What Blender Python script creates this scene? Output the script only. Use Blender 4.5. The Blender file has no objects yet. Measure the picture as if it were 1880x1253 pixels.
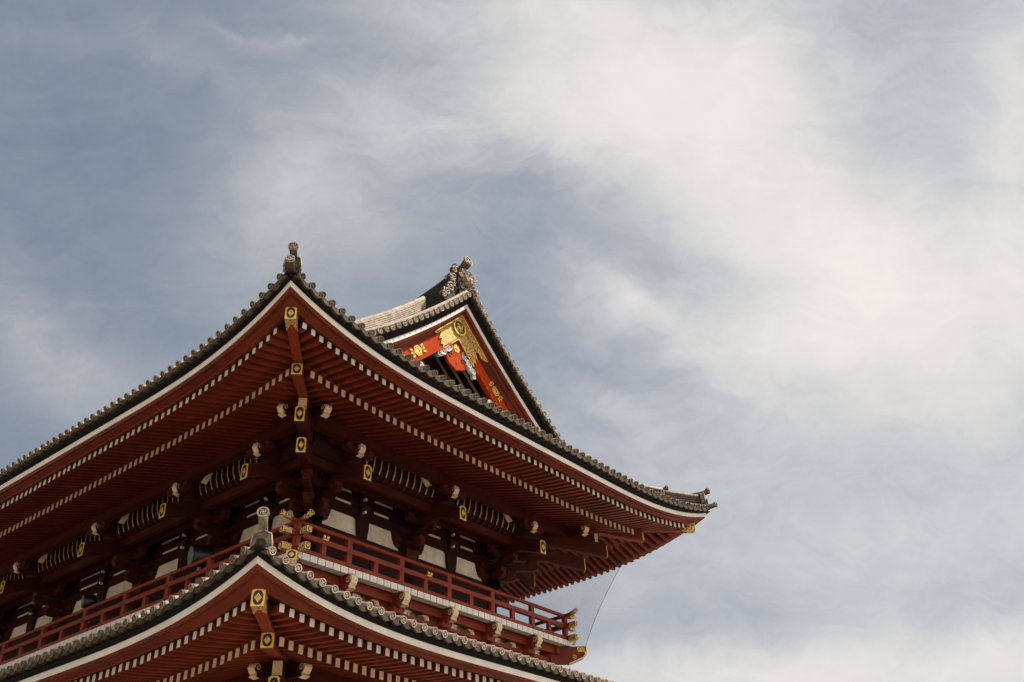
import bpy, bmesh, math, random
from mathutils import Vector, Matrix
random.seed(7)
D = bpy.data
col = bpy.context.scene.collection
Z0 = 13.61                      # height of the bracket level above the ground; all building code is written relative to it
LX, LY = 8.0, 22.07             # column grid of the upper storey

# ------------------------------------------------------------------ camera
cam = D.cameras.new("camera"); co = D.objects.new("camera", cam); col.objects.link(co)
cam.sensor_width = 36.0; cam.lens = 1794.48342 / 1880.0 * 36.0; cam.clip_start = 0.1; cam.clip_end = 5000
PI_, YA, RO = 0.574689725, 0.672101287, -0.0392845677
fw = Vector((math.cos(PI_)*math.cos(YA), math.cos(PI_)*math.sin(YA), math.sin(PI_)))
rr = Vector((math.sin(YA), -math.cos(YA), 0)); uu = rr.cross(fw)
R2 = rr*math.cos(RO) + uu*math.sin(RO); U2 = -rr*math.sin(RO) + uu*math.cos(RO)
CAMP = Vector((-17.003374, -21.3277574, -12.0130392 + Z0))
co.matrix_world = Matrix(((R2.x, U2.x, -fw.x, CAMP.x), (R2.y, U2.y, -fw.y, CAMP.y), (R2.z, U2.z, -fw.z, CAMP.z), (0, 0, 0, 1)))
bpy.context.scene.camera = co
sc = bpy.context.scene
sc.view_settings.view_transform = 'Standard'; sc.view_settings.look = 'None'
sc.view_settings.exposure = 0.15; sc.view_settings.gamma = 1
sc.render.resolution_x = 1024; sc.render.resolution_y = 682
sc.cycles.max_bounces = 8; sc.cycles.diffuse_bounces = 5

# ------------------------------------------------------------------ sun and sky
SUN = Vector((0.66, -1.0, 1.6)).normalized()
sl = D.lights.new("sun", 'SUN'); sl.energy = 5.0; sl.angle = math.radians(0.53); sl.color = (1.0, 0.93, 0.82)
so = D.objects.new("sun", sl); col.objects.link(so); so.rotation_euler = SUN.to_track_quat('Z', 'Y').to_euler()
so.location = (10, -20, 40)
SUN_EL = math.asin(SUN.z); SUN_AZ = math.atan2(SUN.x, SUN.y)

world = D.worlds.new("World"); sc.world = world; world.use_nodes = True
nt = world.node_tree; nt.nodes.clear(); NN = nt.nodes; LK = nt.links
def N(t, **k):
    n = NN.new(t)
    for a, b in k.items(): setattr(n, a, b)
    return n
def M(op, a, b=None, c=None, clamp=False):
    n = N('ShaderNodeMath', operation=op); n.use_clamp = clamp
    for i, v in enumerate((a, b, c)):
        if v is None: continue
        if isinstance(v, (int, float)): n.inputs[i].default_value = v
        else: LK.new(v, n.inputs[i])
    return n.outputs[0]
def VM(op, a, b=None, out=0):
    n = N('ShaderNodeVectorMath', operation=op)
    for i, v in enumerate((a, b)):
        if v is None: continue
        if isinstance(v, (tuple, list, Vector)): n.inputs[i].default_value = v
        else: LK.new(v, n.inputs[i])
    return n.outputs[out]
sky = N('ShaderNodeTexSky', sky_type='NISHITA'); sky.sun_disc = False
sky.sun_elevation = SUN_EL; sky.sun_rotation = SUN_AZ; sky.air_density = 1.0; sky.dust_density = 2.5; sky.altitude = 30
tc = N('ShaderNodeTexCoord'); dirv = tc.outputs['Generated']
# fixed compass frame of the clouds (bearing and height of the cloud bank over the temple)
AX, AY, AZ = Vector((0.638857, -0.768619, -0.032965)), Vector((-0.400573, -0.368918, 0.838713)), Vector((0.656813, 0.522613, 0.543574))      # world bearings: along the cloud bank, up it, and its centre
lx = VM('DOT_PRODUCT', dirv, AX, 1); ly = VM('DOT_PRODUCT', dirv, AY, 1); lz = VM('DOT_PRODUCT', dirv, AZ, 1)
lzz = M('MAXIMUM', lz, 0.25)
gx = M('DIVIDE', lx, lzz); gy = M('DIVIDE', ly, lzz)
cmb = N('ShaderNodeCombineXYZ'); LK.new(gx, cmb.inputs[0]); LK.new(gy, cmb.inputs[1])
def noise(scale, detail, rough, vec, dist=0.0, rot=0, sc3=(1, 1, 1), off=(0, 0, 0)):
    mp = N('ShaderNodeMapping'); mp.inputs['Rotation'].default_value = (0, 0, rot); mp.inputs['Scale'].default_value = sc3
    mp.inputs['Location'].default_value = off
    LK.new(vec, mp.inputs[0])
    n = N('ShaderNodeTexNoise'); n.inputs['Scale'].default_value = scale; n.inputs['Detail'].default_value = detail
    n.inputs['Roughness'].default_value = rough; n.inputs['Distortion'].default_value = dist
    LK.new(mp.outputs[0], n.inputs['Vector']); return n
w1 = noise(2.6, 3, 0.5, cmb.outputs[0], 0.2)
w2 = noise(9, 6, 0.6, cmb.outputs[0], 0.6, off=(3, 1, 0))
def scaled(v, k):
    o = VM('SCALE', v, None); o.node.inputs[3].default_value = k; return o
warp = VM('ADD', scaled(VM('SUBTRACT', w1.outputs['Color'], (.5, .5, .5)), 0.09), scaled(VM('SUBTRACT', w2.outputs['Color'], (.5, .5, .5)), 0.075))
wv = VM('ADD', cmb.outputs[0], warp)
sep = N('ShaderNodeSeparateXYZ'); LK.new(wv, sep.inputs[0]); wx, wy = sep.outputs[0], sep.outputs[1]
# cloud masses: bearing, height, half-widths, tilt, amount
BL = [(1150,150,300,85,0,.75),(1080,210,330,60,-6,.45),(1260,260,250,120,32,.62),(1470,370,270,115,30,.72),(1640,500,230,110,25,.5),(1260,60,170,90,0,.45),
      (960,20,240,40,0,.42),(900,235,200,26,12,.22),(1870,420,80,240,0,.42),(1750,640,240,110,0,.38),(1872,150,45,120,0,.35),(1420,640,280,55,14,.38),
      (1150,560,120,24,38,.34),(1250,640,200,40,30,.30),(1560,560,180,90,0,.3),(1700,1222,430,58,-4,1.05),(1330,1245,240,34,0,.65),(1450,1040,440,60,-3,.22),
      (1250,900,260,60,0,.14),(1700,960,300,50,-6,.16),(570,330,90,120,40,.20),(640,400,200,80,0,.20),(410,165,190,22,36,.05),(720,230,230,50,20,.12),
      (60,640,190,80,38,.17),(200,690,220,70,38,.14),(300,80,330,20,4,.03),(530,88,40,9,-14,.10),(425,72,50,9,20,.07),
      (850,368,60,12,6,.08),(1500,800,420,70,0,.16),(1150,760,90,26,30,.2),(480,560,160,90,0,.10)]
acc = None
for (px, py, ra, rb, rot, amp) in BL:
    cx = (px-940)/1794.5; cy = -(py-626.5)/1794.5; ra /= 1794.5; rb /= 1794.5; t = math.radians(rot)
    dx = M('SUBTRACT', wx, cx); dy = M('SUBTRACT', wy, cy)
    t = -t
    a = M('ADD', M('MULTIPLY', dx, math.cos(t)/ra), M('MULTIPLY', dy, math.sin(t)/ra))
    b = M('SUBTRACT', M('MULTIPLY', dy, math.cos(t)/rb), M('MULTIPLY', dx, math.sin(t)/rb))
    q = M('ADD', M('MULTIPLY', a, a), M('MULTIPLY', b, b))
    g = M('MULTIPLY', M('EXPONENT', M('MULTIPLY', q, -0.75)), amp)
    acc = g if acc is None else M('ADD', acc, g)
front = M('MINIMUM', M('MAXIMUM', M('MULTIPLY', M('SUBTRACT', lz, 0.55), 4.0), 0.0), 1.0)      # 1 over the temple, 0 in the rest of the sky
n3 = noise(6.5, 14, 0.66, wv, 0.9, rot=math.radians(28), sc3=(0.55, 1.7, 1))
n4 = noise(3.1, 12, 0.58, wv, 0.35, off=(5, 2, 0))
n5 = noise(17, 12, 0.70, wv, 1.2, rot=math.radians(-20), sc3=(0.7, 1.4, 1), off=(1, 7, 0))
acc = M('MULTIPLY', acc, front)
acc = M('MULTIPLY', acc, 0.93)
edge = M('ADD', M('MULTIPLY', acc, 1.35), M('ADD', 0.13, M('MULTIPLY', M('ADD', gx, 0.32), 0.55, clamp=True)))
tex = M('ADD', M('ADD', M('MULTIPLY', M('SUBTRACT', n3.outputs['Fac'], 0.5), 0.75), M('MULTIPLY', M('SUBTRACT', n4.outputs['Fac'], 0.5), 0.80)), M('MULTIPLY', M('SUBTRACT', n5.outputs['Fac'], 0.5), 0.62))
dens = M('ADD', M('ADD', acc, M('MULTIPLY', tex, edge)), 0.04)
dens = M('ADD', dens, M('ADD', M('MULTIPLY', M('SUBTRACT', 1.0, front), 1.1), M('MULTIPLY', M('ADD', gx, 0.12), 0.27, clamp=True)))  # extra unseen cloud outside front, added to light the eaves
dens = M('MULTIPLY', M('SUBTRACT', 1.0, M('EXPONENT', M('MULTIPLY', M('MAXIMUM', dens, 0.0), -1.55))), 1.06, clamp=True)
# clear sky paling towards the sun's side
gr = N('ShaderNodeMix', data_type='RGBA'); grf = M('ADD', M('MULTIPLY', M('SUBTRACT', gx, M('MULTIPLY', gy, 0.35)), 1.0), 0.45, clamp=True); LK.new(grf, gr.inputs['Factor'])
gr.inputs['A'].default_value = (1.78, 2.24, 2.94, 1); gr.inputs['B'].default_value = (3.78, 4.16, 4.71, 1)
haze_mix = N('ShaderNodeMix', data_type='RGBA'); haze_mix.inputs['Factor'].default_value = 0.92
LK.new(sky.outputs[0], haze_mix.inputs['A']); LK.new(gr.outputs['Result'], haze_mix.inputs['B'])
# grain of light and shade inside the cloud
cc = N('ShaderNodeMix', data_type='RGBA'); LK.new(n4.outputs['Fac'], cc.inputs['Factor']); cc.inputs['A'].default_value = (6.39, 6.22, 6.09, 1); cc.inputs['B'].default_value = (8.75, 8.36, 7.80, 1)
cl = N('ShaderNodeMix', data_type='RGBA'); LK.new(dens, cl.inputs['Factor']); LK.new(haze_mix.outputs['Result'], cl.inputs['A']); LK.new(cc.outputs['Result'], cl.inputs['B'])
SH = Vector((SUN.x, SUN.y, 0)).normalized()
side = M('ADD', M('MULTIPLY', M('ADD', M('MULTIPLY', VM('DOT_PRODUCT', dirv, SH, 1), 0.5), 0.08), M('SUBTRACT', 1.0, front)), 1.0)      # outside front, sky boosted towards the sun as added fill light
tint = scaled(cl.outputs['Result'], 1); LK.new(side, tint.node.inputs[3])
bg = N('ShaderNodeBackground'); bg.inputs['Strength'].default_value = 0.1; LK.new(tint, bg.inputs[0])
ow = N('ShaderNodeOutputWorld'); LK.new(bg.outputs[0], ow.inputs[0])
world.cycles.sampling_method = 'MANUAL'; world.cycles.sample_map_resolution = 512

# ------------------------------------------------------------------ materials
def mat(name, color, rough=0.6, var=0.12, vscale=6.0, metal=0.0, bump=0.0, bscale=30.0, color2=None, stain=0.2, isl=0.0, spec=0.5, stretch=(1, 1, 1)):
    m = D.materials.new(name); m.use_nodes = True; t = m.node_tree; b = t.nodes['Principled BSDF']
    b.inputs['Roughness'].default_value = rough; b.inputs['Metallic'].default_value = metal
    b.inputs['Specular IOR Level'].default_value = spec
    g = t.nodes.new('ShaderNodeTexCoord'); mp = t.nodes.new('ShaderNodeMapping'); mp.inputs['Scale'].default_value = stretch
    t.links.new(g.outputs['Object'], mp.inputs[0])
    n = t.nodes.new('ShaderNodeTexNoise'); n.inputs['Scale'].default_value = vscale; n.inputs['Detail'].default_value = 6; n.inputs['Roughness'].default_value = 0.65
    t.links.new(mp.outputs[0], n.inputs['Vector'])
    r = t.nodes.new('ShaderNodeValToRGB'); r.color_ramp.elements[0].position = 0.3; r.color_ramp.elements[1].position = 0.7
    c2 = color2 or tuple(c*(1-2.2*var) for c in color)
    r.color_ramp.elements[0].color = (*c2, 1); r.color_ramp.elements[1].color = (*[min(1, c*(1+var*.6)) for c in color], 1)
    t.links.new(n.outputs['Fac'], r.inputs[0]); out = r.outputs[0]
    gn = t.nodes.new('ShaderNodeNewGeometry'); oi = t.nodes.new('ShaderNodeObjectInfo')
    ad = t.nodes.new('ShaderNodeMath'); ad.operation = 'ADD'; t.links.new(gn.outputs['Random Per Island'], ad.inputs[0]); t.links.new(oi.outputs['Random'], ad.inputs[1])
    mr = t.nodes.new('ShaderNodeMapRange'); mr.inputs[2].default_value = 2; mr.inputs[3].default_value = 1-isl; mr.inputs[4].default_value = 1+isl*.6; t.links.new(ad.outputs[0], mr.inputs[0])
    gn2 = t.nodes.new('ShaderNodeTexNoise'); gn2.inputs['Scale'].default_value = vscale*.35; gn2.inputs['Detail'].default_value = 9; gn2.inputs['Roughness'].default_value = .75; t.links.new(mp.outputs[0], gn2.inputs['Vector'])
    mr2 = t.nodes.new('ShaderNodeMapRange'); mr2.inputs[1].default_value = .38; mr2.inputs[2].default_value = .62; mr2.inputs[3].default_value = 1-stain; mr2.inputs[4].default_value = 1; t.links.new(gn2.outputs['Fac'], mr2.inputs[0])
    mu = t.nodes.new('ShaderNodeMath'); mu.operation = 'MULTIPLY'; t.links.new(mr.outputs[0], mu.inputs[0]); t.links.new(mr2.outputs[0], mu.inputs[1])
    vs_ = t.nodes.new('ShaderNodeVectorMath'); vs_.operation = 'SCALE'; t.links.new(out, vs_.inputs[0]); t.links.new(mu.outputs[0], vs_.inputs[3]); out = vs_.outputs[0]
    t.links.new(out, b.inputs['Base Color'])
    rr_ = t.nodes.new('ShaderNodeMapRange'); rr_.inputs[3].default_value = rough-0.1; rr_.inputs[4].default_value = min(1, rough+0.12)
    t.links.new(n.outputs['Fac'], rr_.inputs[0]); t.links.new(rr_.outputs[0], b.inputs['Roughness'])
    if bump:
        n2 = t.nodes.new('ShaderNodeTexNoise'); n2.inputs['Scale'].default_value = bscale; n2.inputs['Detail'].default_value = 5
        t.links.new(mp.outputs[0], n2.inputs['Vector'])
        bp = t.nodes.new('ShaderNodeBump'); bp.inputs['Strength'].default_value = bump; bp.inputs['Distance'].default_value = 0.02
        t.links.new(n2.outputs['Fac'], bp.inputs['Height']); t.links.new(bp.outputs[0], b.inputs['Normal'])
    return m
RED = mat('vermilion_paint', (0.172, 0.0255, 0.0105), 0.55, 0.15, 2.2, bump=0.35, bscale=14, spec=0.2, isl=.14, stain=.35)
RAIL = mat('railing_vermilion', (0.245, 0.037, 0.0155), 0.55, 0.13, 2.2, bump=0.3, bscale=14, spec=0.2, isl=.1, stain=.3)
RED_SHADE = mat('eave_shade_red_paint', (0.075, 0.0125, 0.0065), 0.6, 0.16, 2.0, bump=0.3, bscale=14, spec=0.15, isl=.2, stain=.4)  # the red again, darkened: deep shade under the eaves put into the colour
REDD = mat('shade_dark_red_paint', (0.030, 0.0055, 0.0042), 0.65, 0.16, 2.0, bump=0.2, bscale=14, spec=0.15)  # dark red with the shade of rafter gaps and recesses painted in
ORG = mat('orange_lacquer', (0.42, 0.050, 0.008), 0.7, 0.08, 3.0, bump=0.15, bscale=12, spec=0.06)
TILE = mat('clay_tile', (0.50, 0.41, 0.32), 0.6, 0.25, 7.0, bump=0.5, bscale=40, spec=0.3, isl=.28, stain=.4)
TILED = mat('dark_clay_tile', (0.090, 0.066, 0.045), 0.7, 0.25, 6.0, bump=0.5, bscale=40, spec=0.25, isl=.35, stain=.5)
TILEB = mat('charcoal_tile', (0.040, 0.036, 0.033), 0.75, 0.25, 5.0, bump=0.4, bscale=30, spec=0.15, stain=.4)
TILEC = mat('shade_toned_tile', (0.29, 0.232, 0.172), 0.7, 0.25, 7.0, bump=0.5, bscale=40, spec=0.2, isl=.25, stain=.4)  # darker copy of the tile: shade on the end caps put into the colour
BLK = mat('black_underboard', (0.008, 0.008, 0.009), 0.8, 0.1, spec=0.1)
WHT = mat('white_fascia_paint', (0.74, 0.71, 0.67), 0.6, 0.06, 3.0, bump=0.2, isl=.07, stain=.16)
CRM = mat('cream_paint', (0.80, 0.61, 0.41), 0.65, 0.12, 5.0, bump=0.2, isl=.12, stain=.22)
RIBC = mat('shaded_cream_paint', (0.46, 0.335, 0.225), 0.7, 0.15, 5.0, bump=0.2, isl=.2, stain=.35)  # cream dimmed for the cove ribs, their deep shade painted in
PLS = mat('plaster', (0.80, 0.70, 0.56), 0.85, 0.09, 3.0, bump=0.4, isl=.08, stain=.3)
GLD = mat('gilded_metal', (0.80, 0.54, 0.20), 0.36, 0.22, 26.0, metal=0.75, bump=0.9, bscale=60)
GLDF = mat('gilded_face', (0.92, 0.60, 0.12), 0.5, 0.08, 12.0, metal=0.35)
INK = mat('black_lacquer', (0.010, 0.010, 0.011), 0.35, 0.1)
CLD = mat('painted_cloud_carving', (0.62, 0.68, 0.74), 0.6, 0.25, 9.0, bump=0.5, bscale=25)
GRY = mat('weathered_metal', (0.20, 0.21, 0.19), 0.5, 0.2, 5.0)
STONE = mat('stone_paving', (0.42, 0.345, 0.26), 0.85, 0.1, 0.7, bump=0.3, bscale=5)
# gold filigree on dark red ground: for the metal end fittings
def filigree(name, base, gold):
    m = D.materials.new(name); m.use_nodes = True; t = m.node_tree; b = t.nodes['Principled BSDF']; b.inputs['Specular IOR Level'].default_value = .3
    g = t.nodes.new('ShaderNodeTexCoord'); v = t.nodes.new('ShaderNodeTexVoronoi'); v.inputs['Scale'].default_value = 17; v.feature = 'DISTANCE_TO_EDGE'
    w = t.nodes.new('ShaderNodeTexNoise'); w.inputs['Scale'].default_value = 9
    mx = t.nodes.new('ShaderNodeVectorMath'); mx.operation = 'ADD'; s_ = t.nodes.new('ShaderNodeVectorMath'); s_.operation = 'SCALE'; s_.inputs[3].default_value = 0.18
    t.links.new(g.outputs['Object'], w.inputs['Vector']); t.links.new(w.outputs['Color'], s_.inputs[0])
    t.links.new(g.outputs['Object'], mx.inputs[0]); t.links.new(s_.outputs[0], mx.inputs[1]); t.links.new(mx.outputs[0], v.inputs['Vector'])
    r = t.nodes.new('ShaderNodeValToRGB'); r.color_ramp.elements[0].position = 0.13; r.color_ramp.elements[1].position = 0.17
    r.color_ramp.elements[0].color = (*gold, 1); r.color_ramp.elements[1].color = (*base, 1)
    t.links.new(v.outputs['Distance'], r.inputs[0]); t.links.new(r.outputs[0], b.inputs['Base Color'])
    b.inputs['Metallic'].default_value = 0.35; b.inputs['Roughness'].default_value = 0.5
    bp = t.nodes.new('ShaderNodeBump'); bp.inputs['Strength'].default_value = 0.6; bp.inputs['Distance'].default_value = 0.02; bp.invert = True
    t.links.new(v.outputs['Distance'], bp.inputs['Height']); t.links.new(bp.outputs[0], b.inputs['Normal'])
    return m
FIL = filigree('gold_filigree', (0.15, 0.07, 0.025), (0.62, 0.43, 0.16))
# knotted net: threads opaque, mesh open
def netmat():
    m = D.materials.new('net_thread'); m.use_nodes = True; t = m.node_tree; b = t.nodes['Principled BSDF']
    b.inputs['Base Color'].default_value = (0.22, 0.25, 0.27, 1); b.inputs['Roughness'].default_value = 0.8
    uv = t.nodes.new('ShaderNodeUVMap'); uv.uv_map = 'UVMap'
    br = t.nodes.new('ShaderNodeTexBrick'); br.offset = 0; br.inputs['Scale'].default_value = 1.0
    br.inputs['Brick Width'].default_value = 0.05; br.inputs['Row Height'].default_value = 0.05; br.inputs['Mortar Size'].default_value = 0.0020
    br.inputs['Mortar Smooth'].default_value = 0; 
    t.links.new(uv.outputs[0], br.inputs['Vector'])
    t.links.new(br.outputs['Fac'], b.inputs['Alpha'])
    return m
NET = netmat()

# ------------------------------------------------------------------ mesh builder
class Fr:                        # a facade frame: u along the wall, v outward, z up
    def __init__(s, o, U, V, L=0): s.o = Vector((*o, 0)); s.U = Vector((*U, 0)); s.V = Vector((*V, 0)); s.L = L
    def p(s, u, v, z): return s.o + s.U*u + s.V*v + Vector((0, 0, z))
    def at(s, u): f = Fr((0, 0), (1, 0), (0, 1)); f.o = s.o + s.U*u; f.U = s.U; f.V = s.V; f.L = s.L; return f
FR_R = Fr((0, 0), (1, 0), (0, -1), LX); FR_L = Fr((0, 0), (0, 1), (-1, 0), LY)
FR_B = Fr((LX, 0), (0, 1), (1, 0), LY); FR_F = Fr((0, LY), (1, 0), (0, 1), LX)
Q = math.sqrt(.5)
DG_N = Fr((0, 0), (Q, -Q), (-Q, -Q)); DG_F = Fr((LX, 0), (Q, Q), (Q, -Q))
DG_N2 = Fr((0, LY), (Q, Q), (-Q, Q)); DG_F2 = Fr((LX, LY), (Q, -Q), (Q, Q))
class MB:
    def __init__(s): s.v = []; s.f = []; s.m = []; s.s = []
    def add(s, vs, fs, m, smooth=False):
        b = len(s.v); s.v += [tuple(x) for x in vs]
        for f in fs: s.f.append([i+b for i in f]); s.m.append(m); s.s.append(smooth)
    def hexa(s, P, m, end=None):         # 8 points: bottom 4, top 4; end: material of face 0-1-5-4
        F = [(0,3,2,1),(4,5,6,7),(0,1,5,4),(1,2,6,5),(2,3,7,6),(3,0,4,7)]
        b = len(s.v); s.v += [tuple(x) for x in P]
        for i, f in enumerate(F): s.f.append([k+b for k in f]); s.m.append(end if (end and i == 2) else m); s.s.append(False)
    def box(s, F, u0, u1, v0, v1, z0, z1, m, end=None):
        s.hexa([F.p(u0,v1,z0),F.p(u1,v1,z0),F.p(u1,v0,z0),F.p(u0,v0,z0),F.p(u0,v1,z1),F.p(u1,v1,z1),F.p(u1,v0,z1),F.p(u0,v0,z1)], m, end)
    def frust(s, F, uc, vc, z0, z1, h0, h1, m):
        s.hexa([F.p(uc-h0,vc+h0,z0),F.p(uc+h0,vc+h0,z0),F.p(uc+h0,vc-h0,z0),F.p(uc-h0,vc-h0,z0),
                F.p(uc-h1,vc+h1,z1),F.p(uc+h1,vc+h1,z1),F.p(uc+h1,vc-h1,z1),F.p(uc-h1,vc-h1,z1)], m)
    def prism(s, A, B, m, side=None):     # two matching polygons (3D) joined
        n = len(A); s.add(list(A)+list(B), [list(range(n))[::-1], list(range(n, 2*n))], m)
        b = len(s.v)-2*n
        for i in range(n):
            j = (i+1) % n; s.f.append([b+i, b+j, b+n+j, b+n+i]); s.m.append(side[i] if side and side[i] else m); s.s.append(False)
    def prV(s, F, poly, u0, u1, m, side=None): s.prism([F.p(u0, v, z) for v, z in poly], [F.p(u1, v, z) for v, z in poly], m, side)
    def prU(s, F, poly, v0, v1, m, side=None): s.prism([F.p(u, v0, z) for u, z in poly], [F.p(u, v1, z) for u, z in poly], m, side)
    def loft(s, secs, m, closed=False, caps=False, smooth=False, mats=None):
        n = len(secs[0]); b = len(s.v)
        for q in secs: s.v += [tuple(x) for x in q]
        k = n if closed else n-1
        for a in range(len(secs)-1):
            for i in range(k):
                j = (i+1) % n
                s.f.append([b+a*n+i, b+a*n+j, b+(a+1)*n+j, b+(a+1)*n+i]); s.m.append(mats[i] if mats else m); s.s.append(smooth)
        if caps:
            s.f.append([b+i for i in range(n)][::-1]); s.m.append(m); s.s.append(False)
            s.f.append([b+(len(secs)-1)*n+i for i in range(n)]); s.m.append(m); s.s.append(False)
    def tube(s, path, r, m, n=8, caps=True, up=Vector((0, 0, 1)), arc=(0, 2*math.pi)):
        secs = []; P = [Vector(x) for x in path]; full = abs(arc[1]-arc[0]-2*math.pi) < 1e-6
        for i, c in enumerate(P):
            d = (P[min(i+1, len(P)-1)]-P[max(i-1, 0)]).normalized()
            a = d.cross(up)
            a = a.normalized() if a.length > 1e-4 else Vector((1, 0, 0))
            b = a.cross(d); rr = r[i] if isinstance(r, (list, tuple)) else r
            cnt = n if full else n+1
            secs.append([c + (a*math.cos(arc[0]+(arc[1]-arc[0])*k/n) + b*math.sin(arc[0]+(arc[1]-arc[0])*k/n))*rr for k in range(cnt)])
        s.loft(secs, m, closed=full, caps=caps and full, smooth=True)
    def disc(s, c, nrm, upv, r, dep, m, n=16, rim=None):   # round plate facing nrm
        nrm = nrm.normalized(); a = upv.cross(nrm).normalized(); b = nrm.cross(a)
        A = [c+(a*math.cos(2*math.pi*k/n)+b*math.sin(2*math.pi*k/n))*r for k in range(n)]
        s.prism([x-nrm*dep for x in A], A, m)
    def ring(s, c, nrm, upv, r0, r1, dep, m, n=16):
        nrm = nrm.normalized(); a = upv.cross(nrm).normalized(); b = nrm.cross(a)
        for k in range(n):
            t0 = 2*math.pi*k/n; t1 = 2*math.pi*(k+1)/n
            e = lambda t, r: c+(a*math.cos(t)+b*math.sin(t))*r
            P = [e(t0,r0), e(t1,r0), e(t1,r1), e(t0,r1)]
            s.hexa([x-nrm*.004 for x in P]+[x+nrm*dep for x in P], m)
    def plate(s, c, nrm, upv, poly, dep, m):       # flat plate, outline in (right, up) as seen from outside
        nrm = nrm.normalized(); a = upv.cross(nrm).normalized(); b = nrm.cross(a)
        A = [c+a*x+b*y for x, y in poly]; s.prism([x-nrm*.01 for x in A], [x+nrm*dep for x in A], m)
    def build(s, name, parent=None, fixn=True):
        me = D.meshes.new(name); org = parent_origin(parent)
        me.from_pydata([(x, y, z+Z0) for x, y, z in s.v], [], s.f)
        ms = []; idx = []
        for m in s.m:
            if m not in ms: ms.append(m)
            idx.append(ms.index(m))
        for m in ms: me.materials.append(m)
        me.polygons.foreach_set('material_index', idx); me.polygons.foreach_set('use_smooth', s.s)
        if fixn:
            bm = bmesh.new(); bm.from_mesh(me); bmesh.ops.recalc_face_normals(bm, faces=bm.faces); bm.to_mesh(me); bm.free()
        me.update()
        # own origin at the mesh's centre
        xs = [v.co for v in me.vertices]; c = sum(xs, Vector())/max(1, len(xs))
        me.transform(Matrix.Translation(-c))
        o = D.objects.new(name, me); col.objects.link(o); o.location = c - org
        if parent: o.parent = parent
        o['_w'] = tuple(c)
        return o
def parent_origin(p):
    if p is None: return Vector((0, 0, 0))
    return Vector(p['_w'])
def thing(name, label, cat, loc, group=None):
    o = D.objects.new(name, None); col.objects.link(o); o.location = loc; o['_w'] = tuple(loc); o['label'] = label; o['category'] = cat
    if group: o['group'] = group
    return o
def tag(o, label, cat, group=None):
    o['label'] = label; o['category'] = cat
    if group: o['group'] = group
    return o

# ------------------------------------------------------------------ ground
g = MB(); g.add([(-600,-600,-Z0),(600,-600,-Z0),(600,600,-Z0),(-600,600,-Z0)], [(0,1,2,3)], STONE)
go = g.build('paved_ground', None, False); go['kind'] = 'structure'

gate = thing('temple_gate', 'two storey vermilion temple gate with tiled hip and gable roof and gold fittings', 'temple gate', (LX/2, LY/2, 0))

# ------------------------------------------------------------------ eave geometry
def G(a, full, R=7.0, p=3.1): return max(0, 1-a/R)**p + max(0, 1-(full-a)/R)**p
class Lay:       # an edge line running round the roof: corner offset and height, mid-wall offset and height
    def __init__(s, Et, zt, Em, zr, zl, dz=0): s.Et, s.zt, s.Em, s.zr, s.zl = Et, zt, Em, zr, zl
    def at(s, F, u, dv=0, dz=0):
        full = F.L+2*s.Et; g = G(u+s.Et, full); z0 = s.zr if F.L < 10 else s.zl
        if F is FR_B and s.Et < 5.5 and s.Et > 5: z0 -= .10
        return s.Em+(s.Et-s.Em)*min(g, 1)+dv, z0+(s.zt-z0)*g+dz
    def pt(s, F, t, dv=0, dz=0):
        Ep = s.Et+dv; u = -Ep+t*(F.L+2*Ep); full = F.L+2*s.Et; a = s.Et+dv+u if False else t*full
        g = G(a, full); z0 = s.zr if F.L < 10 else s.zl
        if F is FR_B and s.Et < 5.5 and s.Et > 5: z0 -= .10
        v = s.Em+(s.Et-s.Em)*min(g, 1)+dv
        return F.p(u, v, z0+(s.zt-z0)*g+dz)
def tstations(F, n=64):
    return [0.5-0.5*math.cos(math.pi*(i/n)) if False else i/n for i in range(n+1)]
UP = dict(W=Lay(5.70, 1.99, 5.60, 1.20, 1.04), T=Lay(5.88, 2.19, 5.78, 1.47, 1.30), Fl=Lay(5.20, 1.46, 5.10, 0.92, 0.72), Ba=Lay(3.90, 1.17, 3.84, 0.92, 0.90),
          h=(.37, .032), fade=5.9, kf=.23, kb=.28)
LO = dict(low=1, W=Lay(5.89, -4.94, 5.86, -5.71, -5.70), T=Lay(6.07, -4.76, 6.03, -5.49, -5.44), Fl=Lay(5.36, -5.50, 5.30, -5.97, -5.99), Ba=Lay(4.02, -5.77, 3.98, -6.03, -6.05),
          h=(.285, .018), fade=3.2, kf=.23, kb=.28)
def surf(S, F, s, u, ex=0):
    T = S['T']; full = F.L+2*T.Et; g = G(u+T.Et-s*0, full) if s < .01 else 0
    # lift from the nearer corner, measured along the eave from the hip
    Ep = T.Et-s; a = (u+Ep)/(F.L+2*Ep)*full if Ep > -F.L/2+.01 else u+T.Et
    g = G(max(0, a), full); fd = max(0, 1-s/S['fade'])**2
    zm = (T.zr+T.zl)/2; z0 = zm+((T.zr if F.L < 10 else T.zl)-zm)*fd
    h = S['h'][0]*s+S['h'][1]*s*s
    v = T.Em+(T.Et-T.Em)*min(g, 1)*fd - s
    return F.p(u, v, z0+h+(T.zt-z0)*g*fd + ex)

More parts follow.
